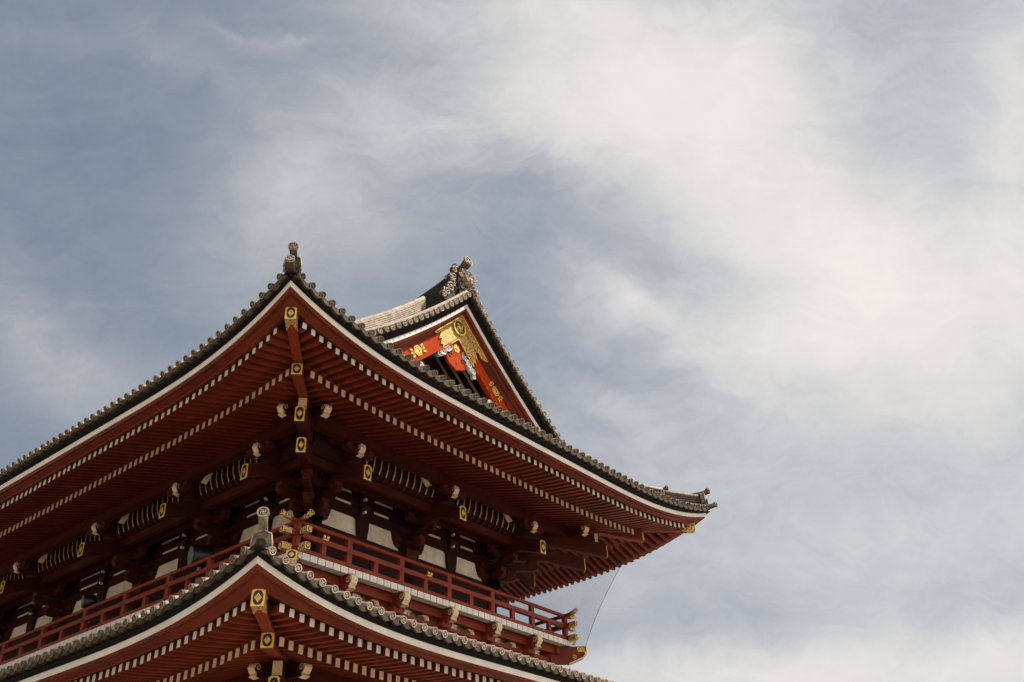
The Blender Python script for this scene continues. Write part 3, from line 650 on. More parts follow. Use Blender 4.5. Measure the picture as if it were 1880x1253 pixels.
# ------------------------------------------------------------------ balcony
RV, FV = 1.80, 1.96
for F in (FR_R, FR_L, FR_B, FR_F):
    L = F.L; full = F in (FR_R, FR_L, FR_B)
    dk = MB(); dk.box(F, -1.86, L+1.86, 0.05, 1.86, -2.84, -2.72, REDD); dko = dk.build('balcony_deck', gate)
    pl = MB(); n = round((L+2*FV)/.265); st = (L+2*FV)/n
    for k in range(n): pl.box(F, -FV+k*st+.011, -FV+(k+1)*st-.011, 1.70, FV, -2.865, -2.69, WHT)
    pl.box(F, -FV+.02, L+FV-.02, 1.6, FV-.007, -2.86, -2.695, INK)
    pl.build('floor_board_ends', dko)
    rl = MB()
    if F.L < 10: posts = [0, 2, 4, 6, 8]
    else:
        posts = []
        for a, b in zip(BAYS_L[:-1], BAYS_L[1:]): posts += [a, (a+b)/2]
        posts += [BAYS_L[-1]]
    allp = [-1.8]+posts+[L+1.8]
    # base rail, mid rail
    base = MB(); base.box(F, -2.26, L+2.26, RV-.075, RV+.075, -2.69, -2.53, RAIL); ra = base.build('base_rail', gate)
    mid = MB(); mid.box(F, -2.28, L+2.28, RV-.07, RV+.07, -2.235, -2.10, RAIL); rm = mid.build('middle_rail', gate)
    path = [F.p(-2.33,RV,-1.72),F.p(-2.2,RV,-1.775),F.p(-2.0,RV,-1.81),F.p(-1.8,RV,-1.82)]+[F.p(u,RV,-1.82) for u in posts]+[F.p(L+1.8,RV,-1.82),F.p(L+2.0,RV,-1.81),F.p(L+2.2,RV,-1.775),F.p(L+2.33,RV,-1.72)]
    tp = MB(); tp.tube(path, .062, RAIL, 12); rt = tp.build('top_rail', gate)
    if full:
        for sg, e in ((-1, 0), (1, L)):
            nv = F.U*sg
            cf = Fr((0,0),(1,0),(0,1)); cf.o = F.p(e, RV, 0); cf.U = F.V; cf.V = nv
            gm = MB(); gm.box(cf, -.083, .083, 2.0, 2.27, -2.698, -2.522, FIL); plaque(gm, cf.p(0, 2.272, -2.61), nv, .166, .176); gm.build('gilded_rail_cap', ra)
            gm = MB(); gm.box(cf, -.078, .078, 2.02, 2.29, -2.243, -2.092, FIL); plaque(gm, cf.p(0, 2.292, -2.168), nv, .156, .151); gm.build('gilded_rail_cap', rm)
            gm = MB(); gm.tube([cf.p(0,2.06,-1.80),cf.p(0,2.2,-1.772),cf.p(0,2.345,-1.715)], [.068,.068,.078], FIL, 12)
            c = cf.p(0,2.35,-1.713); nn = nv+Vector((0,0,.35)); gm.disc(c, nn, Vector((0,0,1)), .078, .01, GLDF, 14); gm.disc(c, nn, Vector((0,0,1)), .055, .004, INK, 14)
            gm.disc(c+nn.normalized()*.006, nn, Vector((0,0,1)), .055, .006, INK, 14)
            gm.plate(c, nn, Vector((0,0,1)), [(0,-.035),(.022,0),(0,.035),(-.022,0)], .012, GLDF); gm.build('gilded_rail_cap', rt)
    for u in posts+[-1.8, L+1.8]:
        pm = MB(); pm.box(F, u-.085, u+.085, RV-.06, RV+.06, -2.53, -1.87, RAIL)
        pm.disc(F.p(u, RV+.085, -2.17), F.V, Vector((0,0,1)), .03, .03, INK, 8); pm.disc(F.p(u, RV+.09, -2.60), F.V, Vector((0,0,1)), .035, .03, INK, 8)
        pm.build('railing_post', gate)
    for a, b in zip(allp[:-1], allp[1:]):
        if b-a < 1.9 and b-a > 1.0 or b-a >= 1.9:
            k = 1 if b-a < 2.4 else 1
            m = (a+b)/2; pm = MB(); pm.box(F, m-.075, m+.075, RV-.055, RV+.055, -2.53, -2.235, RAIL); pm.build('railing_strut', gate)
    # edge beam, panels, lower beam, carved noses
    eb = MB(); eb.box(F, -1.72, L+1.72, 1.40, 1.62, -3.12, -2.87, RAIL); ebo = eb.build('balcony_edge_beam', gate)
    lb = MB(); lb.box(F, -1.45, L+1.45, 1.15, 1.45, -4.6, -3.37, RAIL); lb.box(F, -1.50, L+1.50, 1.2, 1.50, -3.37, -3.27, RAIL); lb.build('balcony_lower_beam', gate)
    pb = MB(); pb.box(F, -1.2, L+1.2, 1.1, 1.22, -3.34, -2.88, PLS); pb.build('balcony_plaster_band', gate)
    if not full: continue
    for u in [p for p in posts]:
        o = nose(F, u, 1.2, 2.12, -3.03, .41, .20, gate, 'carved_balcony_bracket', RAIL)
        sb = MB(); sb.box(F, u-.17, u+.17, 1.3, 1.75, -3.40, -3.24, RAIL); arm(sb, F, u, 1.36, -3.32, 1.0, .20, .2, 'u', RAIL); sb.build('bracket_block', o)
        for sg in (-1, 1):
            e = MB(); e.prU(F, [(u+sg*.52,-3.12),(u+sg*.80,-3.14),(u+sg*.66,-3.20),(u+sg*.50,-3.33),(u+sg*.40,-3.35),(u+sg*.40,-3.30),(u+sg*.48,-3.25)], 1.24, 1.49, CRM)
            c = F.p(u+sg*.66, 1.50, -3.24); e.tube(spiral(c, F.U*-sg, Vector((0,0,1)), .012, .055, 1.25, 14), .011, CRM, 5); e.build('carved_arm_end', o)
# diagonal corner beam ends of the balcony
for Fd in (DG_N, DG_F):
    S2 = math.sqrt(2); mb = MB(); e = 2.26*S2
    mb.prV(Fd, [(1.2,-3.42),(1.2,-2.90),(e,-2.88),(e,-3.08),(e-.12,-3.22),(e-.45,-3.36),(e-.6,-3.42)], -.13, .13, RED)
    o = mb.build('balcony_corner_beam', gate)
    gm = MB(); gm.box(Fd, -.137, .137, e-.30, e+.004, -3.06, -2.873, FIL); gm.box(Fd, -.137, .137, e-.05, e+.008, -3.12, -2.873, GLDF); plaque(gm, Fd.p(0, e+.012, -2.985), Fd.V, .274, .25); gm.build('gilded_end_plate', o)
    cm = MB(); cm.prV(Fd, [(e+.003,-3.08),(e-.12,-3.225),(e-.45,-3.365),(e-.6,-3.425),(e-.6,-3.445),(e-.43,-3.39),(e-.1,-3.25),(e+.02,-3.12)], -.134, .134, CRM)
    for sg in (-1, 1): cm.tube(spiral(Fd.p(sg*.136, e-.42, -3.22), Fd.V, Vector((0,0,-1)), .015, .085, 1.3, 18), .014, CRM, 5)
    cm.build('carved_beam_lip', o)

# ------------------------------------------------------------------ hip ridges with ogre tiles
def ogre(Fd, d, z, parent, big=1.0, horn=True, hh=.0):
    """end tile of a ridge: carved face block, round boss, upturned cylinder above"""
    mb = MB(); k = big
    mb.prism(*[[Fd.p(a*k, v, z+b*k) for a, b in ((-.17,-.16),(.17,-.16),(.20,.05),(.17,.26),(.10,.33),(-.10,.33),(-.17,.26),(-.20,.05))] for v in (d-.16*k, d)], TILED if z > 0 else TILEC)
    for sg in (-1, 1):       # scroll work on the cheeks
        for (vv, zz, r) in ((-.09,.22,.055),(-.10,.10,.06),(-.09,-.03,.06),(-.02,.28,.035)):
            mb.tube(spiral(Fd.p(sg*(.185 if zz < .2 else .165)*k, d+vv*k, z+zz*k), Fd.V, Vector((0,0,1)), .01*k, r*k, 1.3, 12, zz*9), .016*k, TILE, 5)
        mb.tube([Fd.p(sg*.20*k, d+.005, z-.15*k), Fd.p(sg*.215*k, d+.005, z+.05*k), Fd.p(sg*.18*k, d+.005, z+.27*k), Fd.p(0, d+.005, z+.36*k)], .02*k, TILE, 6)
    mb.tube([Fd.p(0, d-.1*k, z+.03*k), Fd.p(0, d+.10*k, z+.03*k)], .105*k, (TILED if z > 0 else TILEC), 14)
    cap(mb, Fd.p(0, d+.115*k, z+.03*k), Fd.V, .115*k, TILED, TILED)
    o = mb.build('ridge_end_tile', parent)
    if horn:
        hm = MB(); hm.tube([Fd.p(0, d-1.5*k, z+.20*k), Fd.p(0, d-.9*k, z+.22*k), Fd.p(0, d-.4*k, z+.28*k), Fd.p(0, d-.1*k, z+(.34+.2*hh)*k), Fd.p(0, d+.08*k, z+(.38+.6*hh)*k), Fd.p(0, d+.20*k, z+(.45+hh)*k)], [.08*k,.08*k,.085*k,.088*k,.092*k,.105*k], (TILED if z > 0 else TILEC), 14)
        cap(hm, Fd.p(0, d+.235*k, z+(.47+hh)*k), Fd.V+Vector((0,0,.25)), .125*k, TILEC if z > 0 else TILE, TILED); hm.build('upturned_cylinder_tile', o)
    return o
def ridge(path, w, h, parent, name, F=None, layers=4, m=None, top=True):
    """stacked flat courses capped by a round tile"""
    mb = MB(); secs = []; m = m or TILED
    for i, c in enumerate(path):
        d = (path[min(i+1, len(path)-1)]-path[max(i-1, 0)]); a = Vector((d.y, -d.x, 0)).normalized(); prof = []
        for k in range(layers):
            z0 = h*k/layers; z1 = h*(k+1)/layers; ww = w*(1-.18*k/layers)
            prof += [(ww/2, z0), (ww/2, z0+(z1-z0)*.62), (ww/2-.02, z0+(z1-z0)*.68), (ww/2-.02, z1)]
        P = [c+a*x+Vector((0,0,z)) for x, z in prof]+[c-a*x+Vector((0,0,z)) for x, z in reversed(prof)]
        secs.append(P)
    mb.loft(secs, m, closed=True, caps=True)
    if top: mb.tube([c+Vector((0,0,h+.02)) for c in path], .10, TILE, 10)
    return mb.build(name, parent)
for S, roof in ((UP, roof_up), (LO, roof_lo)):
    T = S['T']; S2 = math.sqrt(2)
    for Fd, F in ((DG_N, FR_R), (DG_F, FR_R), (DG_N2, FR_F), (DG_F2, FR_F)):
        def hipz(d):     # roof surface height on the diagonal at corner offset d
            s_ = T.Et-d; return surf(S, FR_R, s_, -d).z
        lowd = 4.6 if S is UP else 4.3
        pth = [Fd.p(0, d*S2, hipz(d)+.02) for d in [5.60-(5.60-lowd)*i/5 for i in range(6)]]
        r = ridge(pth, .30, .34 if S is UP else .12, roof, 'hip_ridge', layers=4)
        ogre(Fd, 5.66*S2+.02, hipz(5.62)+.17, r, *((1.0, True, 0) if S is UP else (1.0, True, .18) if Fd is DG_N else (.55, False, 0)))
        if S is LO:
            pth = [Fd.p(0, d*S2, hipz(d)+.02) for d in [lowd-(lowd-1.6)*i/5 for i in range(6)]]; ridge(pth, .28, .10, roof, 'hip_ridge', layers=2); continue
        inner = 2.7
        pth = [Fd.p(0, d*S2, hipz(d)+.02) for d in [lowd-(lowd-inner)*i/5 for i in range(6)]]
        r = ridge(pth, .30, .40, roof, 'hip_ridge', layers=5)
        ogre(Fd, lowd*S2+.02, hipz(lowd)+.18, r, .8)
        # corner roll and its cap
        cm = MB(); cm.tube([Fd.p(0, d*S2, hipz(d)+.05) for d in (5.3,5.6,5.86)]+[Fd.p(0, (T.Et+.10)*S2, hipz(5.86)+.13)], [.09,.09,.09,.10], TILED, 12)
        cap(cm, Fd.p(0, (T.Et+.115)*S2, hipz(5.86)+.135), Fd.V+Vector((0,0,.3)), .105, TILE, TILED); cm.build('corner_tile', roof)

# ------------------------------------------------------------------ gable
MX = LX/2
def zroof(x):               # height of the main slope above a point x (0 = wall line)
    s_ = 5.88+min(x, LX-x); return (UP['T'].zr+UP['T'].zl)/2+UP['h'][0]*s_+UP['h'][1]*s_*s_
XS = [-2.4, -1.8, -1.2, -.6, 0, .6, 1.2, 1.8, 2.4, 2.9, 3.3, 3.65, 4.0]
XR = [LX-x for x in XS]
def vp(x, y, z): return Vector((x, y, z))
gb = thing.__call__ if False else None
wm = MB()
poly = [(x, zroof(x)-.25) for x in XS]+[(x, zroof(x)-.25) for x in XR[::-1][1:]]
base = [(XR[0], zroof(XS[0])-.3), ]
wp = [(x, z) for x, z in poly if x >= -1.2 and x <= LX+1.2]
ring_ = wp+[(LX+1.2, 2.9), (-1.2, 2.9)]
wm.prism([vp(x, -.15, z) for x, z in ring_], [vp(x, 0, z) for x, z in ring_], RED)
gable = wm.build('gable', gate)
pz = MB()                   # plaster fields and struts of the pediment
for x0, x1 in ((2.2,3.2),(3.5,4.5),(4.8,5.8)):
    zt = min(zroof(x0), zroof(x1))-1.0
    pz.box(FR_R, x0, x1, .155, .175, 3.9, zt, PLS)
pz.build('pediment_plaster', gable)
bmz = MB()
bmz.box(FR_R, 3.86, 4.14, .17, .35, 3.6, 7.4, REDD); bmz.box(FR_R, 1.0, 7.0, .18, .38, 4.75, 5.0, REDD); bmz.build('pediment_beams', gable)
for dy in (-.35, -.72, -1.09, -1.46, -1.83):       # verge rafters following both slopes
    for X in (XS, XR):
        vb = MB(); secs = [[vp(x, dy-.055, zroof(x)-.33), vp(x, dy+.055, zroof(x)-.33), vp(x, dy+.055, zroof(x)-.17), vp(x, dy-.055, zroof(x)-.17)] for x in X if -1.5 < x < LX+1.5]
        vb.loft(secs, RED, closed=True, caps=True, mats=[CRM, RED, RED, RED]); vb.build('verge_rafter', gable)
# white and black verge bands, tile ends
for X, nm in ((XS, 0), (XR, 1)):
    sgn = 1 if X is XS else -1
    wb = MB(); bb = MB(); fb = MB()
    XX = X[1:]
    wb.loft([[vp(x,-2.66,zroof(x)-.40),vp(x,-2.64,zroof(x)-.56),vp(x,-2.5,zroof(x)-.56),vp(x,-2.5,zroof(x)-.40)] for x in XX], WHT, closed=True, caps=True); wb.build('white_verge_board', gable)
    bb.loft([[vp(x,-2.80,zroof(x)-.17),vp(x,-2.67,zroof(x)-.395),vp(x,-2.4,zroof(x)-.395),vp(x,-2.4,zroof(x)-.17)] for x in XX], BLK, closed=True, caps=True); bb.build('black_verge_board', gable)
    fb.loft([[vp(x,-2.62,zroof(x)-.56),vp(x,-2.57,zroof(x)-.66),vp(x,-2.49,zroof(x)-.68),vp(x,-2.42,zroof(x)-.78),vp(x,-2.37,zroof(x)-.79),vp(x,-2.25,zroof(x)-.94),vp(x,-2.1,zroof(x)-.94),vp(x,-2.1,zroof(x)-.56)] for x in XX], RED, closed=True, caps=True); fb.build('verge_moulding', gable)
    # bargeboard
    def wid(x): t = abs(x-4)/5.8; return .86-.10*math.sin(math.pi*min(1, t*1.2))+.15*t
    hb = MB()
    hb.loft([[vp(x,-2.22,zroof(x)-.70),vp(x,-2.22,zroof(x)-.80-wid(x)),vp(x,-2.10,zroof(x)-.80-wid(x)),vp(x,-2.10,zroof(x)-.70)] for x in XX], ORG, closed=True, caps=True)
    hb.loft([[vp(x,-2.26,zroof(x)-.75-wid(x)),vp(x,-2.26,zroof(x)-.83-wid(x)),vp(x,-2.08,zroof(x)-.83-wid(x)),vp(x,-2.08,zroof(x)-.75-wid(x))] for x in XX], ORG, closed=True, caps=True)
    hb.build('bargeboard', gable)
    # verge rolls: tube on the edge, discs facing out
    tb = MB(); cbm = MB(); eb = MB(); L_ = 0; pts = []
    last = None; x = X[0]; fine = [X[0]+(X[-1]-X[0])*i/400 for i in range(401)]
    acc_ = 0; prev = None; marks = []
    for x in fine:
        q = vp(x, 0, zroof(x))
        if prev is not None: acc_ += (q-prev).length
        if acc_ >= .305 or prev is None: marks.append(x); acc_ = 0
        prev = q
    tb.tube([vp(x,-2.62,zroof(x)+.14) for x in X], .085, TILE, 10); tb.build('verge_roll', gable)
    for x in marks:
        c = vp(x,-2.97,zroof(x)-.02); cbm.tube([c, vp(x,-2.6,zroof(x)+.02)], .082, TILED, 8, False); cap(cbm, c, Vector((0,-1,-.12)), .096, TILE, TILED)
    for x0, x1 in zip(marks[:-1], marks[1:]):
        A = []; B = []
        for i in range(6):
            f = i/5; xx = x0+(x1-x0)*f; A.append(vp(xx,-2.92,zroof(xx)-.0)); B.append(vp(xx,-2.92,zroof(xx)-.10-.07*math.sin(math.pi*f)))
        P = A+B[::-1]; eb.prism(P, [p+Vector((0,.3,0)) for p in P], TILED)
    cbm.build('verge_tile_ends', gable); eb.build('verge_edge_tiles', gable)

# gilded apex fitting on the bargeboards with its round emblem
def band(x, off, y): return vp(x, y, zroof(x)-.80-off)
am = MB()
def bandp(t, X, off, y):
    x = 4-X*t; rel = .80+off
    if rel < .95: y = y-.02-(.95-rel)/.39*.36
    return vp(x, y, zroof(x)-rel)
for X in (1, -1):
    for y0, m_, sh in ((-2.255, FIL, 0), ):
        # pointed leaf shape with an eaten edge
        outl = [(0,-.02),(.55,-.02),(1.0,-.02),(1.34,.0),(1.12,.11),(.97,.08),(.90,.13),(.88,.15),(.88,.22),(.97,.36),(.80,.42),(.90,.62),(.74,.70),(.78,.88),(.5,.88),(0,.88)]
        A = [bandp(t, X, o, y0) for t, o in outl]
        lo_ = [(0,.15)]+outl[7:]; up_ = outl[:8]+[(0,.15)]
        for ol in (lo_, up_):
            P = [bandp(t, X, o, y0) for t, o in ol]; am.prism(P, [p+Vector((0,.03,0)) for p in P], FIL)
        for i in range(len(outl)-1):
            if i < 3 or i > 13: am.tube([A[i]+Vector((0,-.005,0)), A[i+1]+Vector((0,-.005,0))], .022, GLDF, 5)
            else: am.tube([A[i]+Vector((0,-.005,0)), A[i+1]+Vector((0,-.005,0))], .014, GLDF, 5)
ap = am.build('gilded_apex_fitting', gable)
em = MB(); ec = vp(4.0, -2.31, 6.93); dn_ = Vector((0,-1,0)); uz = Vector((0,0,1))
em.disc(ec, dn_, uz, .31, .06, GLD, 28); em.ring(ec, dn_, uz, .25, .31, .02, GLDF, 28); em.disc(ec+dn_*.005, dn_, uz, .25, .02, INK, 28)
for x0, x1, y0, y1 in MANJI: em.plate(ec, dn_, uz, [(x*.135, y*.135) for x, y in ((x0,y0),(x1,y0),(x1,y1),(x0,y1))], .02, GLDF)
em.build('round_emblem', ap)
# carved pendant under the apex: orange body, six leaved gold boss
def pendant(cx, ztop, w, h, y, parent, lean=0.0, name='carved_pendant'):
    mb = MB()
    half = [(0.0,1.0),(.55,.86),(.62,.62),(.40,.50),(.62,.40),(.86,.44),(.95,.28),(.74,.08),(.45,.0),(.2,-.03),(0,-.10)]
    pts = [(cx+a*w/2+lean*(1-b)*h, ztop-h+b*h) for a, b in half]+[(cx-a*w/2+lean*(1-b)*h, ztop-h+b*h) for a, b in half[::-1][1:-1]]
    mb.prism([vp(a, y, b) for a, b in pts], [vp(a, y+.1, b) for a, b in pts], ORG)
    o = mb.build(name, parent); km = MB(); k = w/.85
    for sg in (-1, 1):
        km = MB(); km.tube(spiral(vp(cx+sg*.24*k+lean*.7*h, y-.004, ztop-h*.62), Vector((sg,0,0)), uz, .02*k, .10*k, 1.1, 14), .016*k, INK, 5); km.build('carved_hollow', o)
    km = MB(); km.disc(vp(cx+lean*.85*h, y-.006, ztop-h*.86), dn_, uz, .045*k, .01, INK, 8)
    km.build('carved_hollow', o)
    fm = MB(); c = vp(cx+lean*.3*h, y-.02, ztop-h*.30)
    for q in range(6): fm.disc(c+Vector((math.cos(q*math.pi/3)*.075*k, 0, math.sin(q*math.pi/3)*.075*k)), dn_, uz, .052*k, .05, GLDF, 8)
    fm.disc(c+dn_*.03, dn_, uz, .045*k, .06, GLD, 10); fm.build('gold_flower_boss', o)
    return o
def cloud(c, ux, uz_, L, parent, r=.12, seed=1):
    """white and blue cloud carving: clustered lobes with spirals"""
    rnd = random.Random(seed); mb = MB()
    n = 7
    for i in range(n):
        f = i/(n-1); rad = r*(1.15-.55*f)*(1+.25*rnd.random()); cc = c+ux*(L*f)+uz_*(rnd.uniform(-.4,.4)*r)
        mb.disc(cc+dn_*(.02+.02*(i % 3)), dn_, uz, rad, .09, CLD, 12)
        mb.tube(spiral(cc+dn_*(.03+.02*(i % 3)), Vector((1,0,0)), uz, .012, rad*.85, 1.2, 14, rnd.random()*6), .014, WHT, 5)
        mb.tube([cc+Vector((math.cos(t)*rad, -.045-.02*(i % 3), math.sin(t)*rad)) for t in [k*math.pi/6 for k in range(13)]], .016, WHT, 5)
    return mb.build('cloud_carving', parent)
zap = zroof(4)-.80-.86
pd = pendant(4.0, 6.46, 1.08, 1.10, -2.16, gable)
cloud(vp(3.60, -2.14, 6.02), Vector((-.72,0,-.69)), uz, .62, gable, .13, 1)
cloud(vp(4.42, -2.14, 5.95), Vector((.62,0,-.78)), uz, .72, gable, .12, 2)
for sx, sg in ((1.9, -1), (LX-1.9, 1)):
    zt = zroof(sx)-.85-wid(sx)
    p2 = pendant(sx, zt+.10, .62, .72, -2.14, gable, lean=0, name='carved_side_pendant')
    cloud(vp(sx-sg*.36, -2.12, zt+.02+.12), Vector((-sg*.30,0,.10))+Vector((0,0,-.55)) if False else Vector((-sg*.25,0,.0))+Vector((0,0,-.62)), uz, .60, gable, .12, 3)
    cloud(vp(sx+sg*.30, -2.12, zt-.12), Vector((sg*.6,0,-.5)), uz, .42, gable, .10, 4)
    # gold openwork fitting on the board
    gm = MB(); cx = 4+sg*1.95; cz = zroof(cx)-.80-(.42 if sg < 0 else .30); sl = (zroof(cx+.1)-zroof(cx-.1))/.2; ax = Vector((1,0,sl)).normalized(); az = Vector((-sl,0,1)).normalized()
    for a in (-1, 1):
        c = vp(cx,-2.23,cz)+ax*a*.27
        P = [(-.02,-.13),(.12,-.16),(.06,-.05),(.14,0),(.06,.05),(.12,.16),(-.02,.13)]
        gm.prism([c+ax*x*a+az*y for x, y in P], [c+ax*x*a+az*y+dn_*.03 for x, y in P], GLDF)
        P = [(.0,-.08),(.07,-.10),(.03,0),(.07,.10),(.0,.08)]
        gm.prism([c+ax*x*a+az*y+dn_*.02 for x, y in P], [c+ax*x*a+az*y+dn_*.034 for x, y in P], INK)
    gm.ring(vp(cx,-2.24,cz), dn_, az, .16, .20, .02, GLDF, 6); gm.disc(vp(cx,-2.235,cz), dn_, az, .17, .02, INK, 6); gm.ring(vp(cx,-2.245,cz), dn_, az, .08, .12, .02, GLDF, 8)
    gm.disc(vp(cx,-2.25,cz), dn_, az, .05, .02, GLD, 8); gm.build('gilded_board_fitting', gable)

# ------------------------------------------------------------------ main and descending ridges
zr0 = zroof(4)
pth = [vp(4, y, zr0-.30+.55*max(0, (1.2-y)/4.0)**2+.30*max(0, (y-LY+1.2)/4.0)**2) for y in [-2.45+(LY+4.9)*i/24 for i in range(25)]]
mr = ridge(pth, .55, 1.05, roof_up, 'main_ridge', layers=7, m=TILEB)
# ridge end ornament
om = MB(); RF = Fr((4, 0), (1, 0), (0, -1)); zt = pth[0].z
om.prism(*[[RF.p(a, v, zt+b) for a, b in ((-.34,-.20),(.34,-.20),(.42,.25),(.36,.72),(.26,1.0),(-.26,1.0),(-.36,.72),(-.42,.25))] for v in (2.40, 2.62)], TILEB)
for sg in (-1, 1):
    for (u, zz, r, dv) in ((.52,.12,.19,.0),(.72,-.14,.20,.05),(.54,.46,.17,0),(.46,.78,.15,0),(.92,-.40,.17,.05),(.70,.28,.12,.06),(.38,1.0,.11,0),(1.08,-.60,.13,.05)):
        om.tube(spiral(RF.p(sg*u, 2.52+dv, zt+zz), RF.U*sg, uz, .02, r, 1.5, 18, zz*7), .034, TILE, 6)
        om.disc(RF.p(sg*u, 2.48+dv, zt+zz), RF.V, uz, r, .1, TILED, 12)
    om.prism(*[[RF.p(sg*a, v, zt+b) for a, b in ((.3,-.3),(.9,-.75),(1.15,-.75),(.62,.0),(.48,.9),(.3,.95))] for v in (2.42, 2.5)], TILED)
for (a, b, r) in ((-.2,.15,.13),(.2,.15,.13),(-.26,.62,.11),(.26,.62,.11),(0,.88,.10),(-.16,.82,.08),(.16,.82,.08),(0,.0,.12)):
    om.tube(spiral(RF.p(a, 2.64, zt+b), RF.U*(1 if a > 0 else -1), uz, .02, r, 1.4, 16, a*9), .03, TILE, 6)
for (v, b, r) in ((2.30,.2,.15),(2.25,.55,.13),(2.35,.85,.11),(2.05,.05,.13),(2.0,.8,.09),(2.15,-.15,.13)):
    for sg in (-1, 1): om.tube(spiral(RF.p(sg*.34, v, zt+b), RF.V, uz, .02, r, 1.4, 16, b*11), .034, TILE, 6)
om.build('ridge_scroll_fins', mr)
fm = MB()                     # ogre face with horns on the front of the ridge end
fm.tube([RF.p(0,2.5,zt+.45),RF.p(0,2.82,zt+.45)], [.27,.19], TILEC, 12)
for a, b in ((-.14,.62),(.14,.62),(-.22,.45),(.22,.45),(-.16,.30),(.16,.30),(0,.25),(0,.66)):
    fm.tube([RF.p(a*.6,2.72,zt+.45+(b-.45)*.6), RF.p(a*1.2,2.86,zt+b), RF.p(a*1.5,2.88,zt+b+.10)], [.05,.035,.008], TILE, 6)
fm.tube([RF.p(0,2.7,zt+.40),RF.p(0,2.9,zt+.42)], [.10,.05], TILE, 8)
fm.build('ogre_face', mr)
hm = MB(); hm.tube([RF.p(0,1.9,zt+.98),RF.p(0,2.25,zt+1.02),RF.p(0,2.52,zt+1.12),RF.p(0,2.72,zt+1.27)], [.15,.15,.165,.18], TILED, 14)
cap(hm, RF.p(0,2.76,zt+1.30), RF.V+Vector((0,0,.12)), .20, TILE, TILED); hm.tube([RF.p(0,2.70,zt+1.42),RF.p(0,2.70,zt+1.62)], .008, GRY, 5); hm.build('upturned_cylinder_tile', mr)
for X in (XS, XR):
    sg = 1 if X is XS else -1
    XX = [x for x in X if (x > -1.9 and x < 3.1 if sg > 0 else x < LX+1.9 and x > 4.9)]
    dr = ridge([vp(x,-1.60,zroof(x)+.03) for x in XX], .34, .78, roof_up, 'descending_ridge', layers=9, m=TILE)
    d2 = MB(); d2.tube([vp(x,-2.12,zroof(x)+.10) for x in XX+[4-sg*.75]], .10, TILE, 10); d2.tube([vp(x,-2.36,zroof(x)+.02) for x in XX], .07, TILE, 8); d2.build('verge_parallel_roll', roof_up)
    e = MB(); xe = XX[-1]; ef = Fr((0,0),(1,0),(0,1)); ef.o = vp(xe,-1.60,0); ef.U = Vector((0,1,0)); ef.V = Vector((sg,0,0))
    e.box(ef, -.17, .17, -.02, .05, zroof(xe)+.0, zroof(xe)+.8, TILEB); e.build('ridge_stop_tile', dr)
    xe = XX[0]; ef2 = Fr((0,0),(1,0),(0,1)); ef2.o = vp(xe,-1.60,0); ef2.U = Vector((0,1,0)); ef2.V = Vector((-sg,0,0)); ogre(ef2, .05, zroof(xe)+.3, dr)

# ------------------------------------------------------------------ ground storey (below the frame, seen only from other places)
for F in (FR_R, FR_L, FR_B, FR_F):
    bays = BAYS_R if F.L < 10 else BAYS_L
    for u in bays:
        cm = MB(); cm.tube([F.p(u, 0, -Z0+.25), F.p(u, 0, -7.9)], .33, RED, 18); cm.build('column', gate)
        bm_ = MB(); bm_.frust(F, u, 0, -Z0, -Z0+.25, .55, .45, STONE); bm_.build('column_base', gate)
    wm = MB(); wm.box(F, 0, F.L, -.12, .12, -8.5, -8.1, RED); wm.box(F, 0, F.L, -.1, .1, -9.6, -9.3, RED); wm.box(F, 0, F.L, -.06, .06, -8.1, -5.0, PLS); wm.box(F, 0, F.L, -.09, .09, -7.6, -6.9, REDD)
    wm.build('lower_wall_beams', gate)
    if F in (FR_R, FR_F):
        w2 = MB(); w2.box(F, .3, F.L-.3, -.05, .05, -Z0, -9.6, PLS); w2.build('lower_plaster_wall', gate)

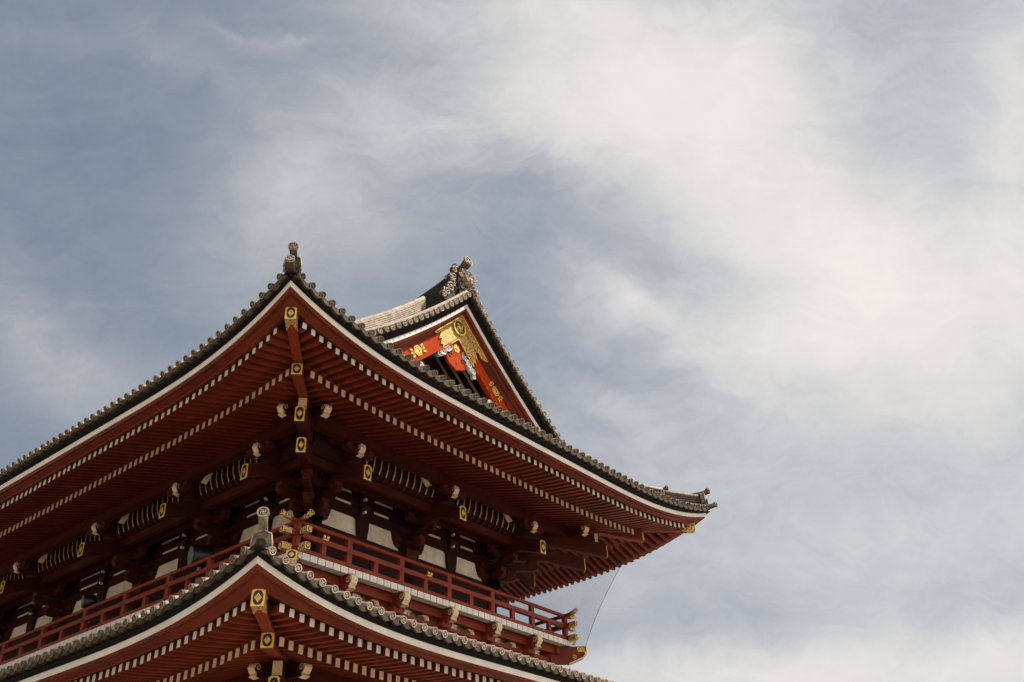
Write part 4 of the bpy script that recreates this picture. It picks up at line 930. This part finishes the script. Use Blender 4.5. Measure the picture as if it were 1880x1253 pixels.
# ------------------------------------------------------------------ bird nets between eaves and balcony
def net(F, u0, u1, label, edge_near=None):
    """one sheet of knotted netting slung from the rafter ends to the balcony edge"""
    nu = 40; nv = 14; me = D.meshes.new('bird_net'); vs = []; uvs = []; fs = []
    for i in range(nu+1):
        for j in range(nv+1):
            f = j/nv; 
            sag = .35*math.sin(math.pi*f)
            lo = 2.24; zlo = -2.9
            a0 = u0[0]+(u0[1]-u0[0])*f + (.0 if edge_near is None else .06*math.sin(math.pi*f)); a1 = u1[0]+(u1[1]-u1[0])*f
            u = a0+(a1-a0)*i/nu
            v_, z_ = UP['Fl'].at(F, max(-5.0, min(F.L+5.0, u)), -.25, -.02)
            v = lo+(v_-lo)*f-sag*.5; z = zlo+(z_-zlo)*f-sag*.3
            q = F.p(u, v, z+Z0); vs.append(q); uvs.append((u, f*5.2))
    for i in range(nu):
        for j in range(nv):
            a = i*(nv+1)+j; fs.append((a, a+nv+1, a+nv+2, a+1))
    c = sum(vs, Vector())/len(vs); me.from_pydata([tuple(v-c) for v in vs], [], fs); me.materials.append(NET)
    uvl = me.uv_layers.new(name='UVMap')
    for p in me.polygons:
        for li in p.loop_indices: uvl.data[li].uv = uvs[me.loops[li].vertex_index]
    o = D.objects.new('bird_net', me); col.objects.link(o); o.location = c; o['_w'] = tuple(c)
    tag(o, label, 'net', 'bird nets hung round the upper storey')
    rp = MB(); P = [vs[j]-Vector((0,0,Z0)) for j in range(nv+1)]; rp.tube(P, .009, GRY, 5); rp.build('edge_rope', o)
    return o
net(FR_B, (-2.26, -2.45), (22, 22), 'fine dark bird net against the sky between far eave corner and balcony end', edge_near=1)

# ------------------------------------------------------------------ two lamps standing on the left balcony
def flood(x, y, z, s, label, tilt=0.2):
    o = thing('floodlight', label, 'floodlight', (x, y, z+Z0), 'floodlights on the balcony behind the left railing')
    V = Vector((-Q, -Q*1.0, 0)).normalized(); F = Fr((x, y), (Q, -Q), (-Q, -Q))
    mb = MB()
    # drum housing seen from behind and side
    ax0 = Vector((x, y, z+.55*s)); ax = Vector((.93, -.33, .08)).normalized()
    mb.tube([ax0-ax*.28*s, ax0-ax*.20*s, ax0+ax*.18*s, ax0+ax*.30*s], [.20*s,.30*s,.33*s,.28*s], INK, 18); h = mb.build('lamp_housing', o)
    m2 = MB(); m2.disc(ax0-ax*.285*s, -ax, uz, .27*s, .03, GRY, 18); m2.build('lamp_face', o)
    m3 = MB(); m3.box(F, -.05, .05, -.05, .05, z-.3, z+.3*s, GRY); m3.box(F, -.2, .2, -.12, .12, z-.34, z-.28, GRY); m3.build('lamp_stand', o)
    return o
flood(-1.0, 3.75, -1.72, 1.1, 'large rounded grey floodlight behind the left railing, nearer the corner')
flood(-.95, 10.1, -1.42, .75, 'small black floodlight behind the left railing, further from the corner')

# small gold birds-wing fittings on the right railing
for u in (-.85, 3.15):
    gm = MB()
    for s_ in (-.06, .06): gm.tube([FR_R.p(u+s_, RV+.03, -2.05), FR_R.p(u+s_, RV+.06, -1.99), FR_R.p(u+s_*1.2, RV+.04, -1.94)], [.045,.04,.01], GLDF, 8)
    gm.box(FR_R, u-.09, u+.09, RV-.05, RV+.05, -2.098, -2.06, GLDF); gm.build('gold_rail_fitting', gate)

for o in D.objects:
    if '_w' in o: del o['_w']
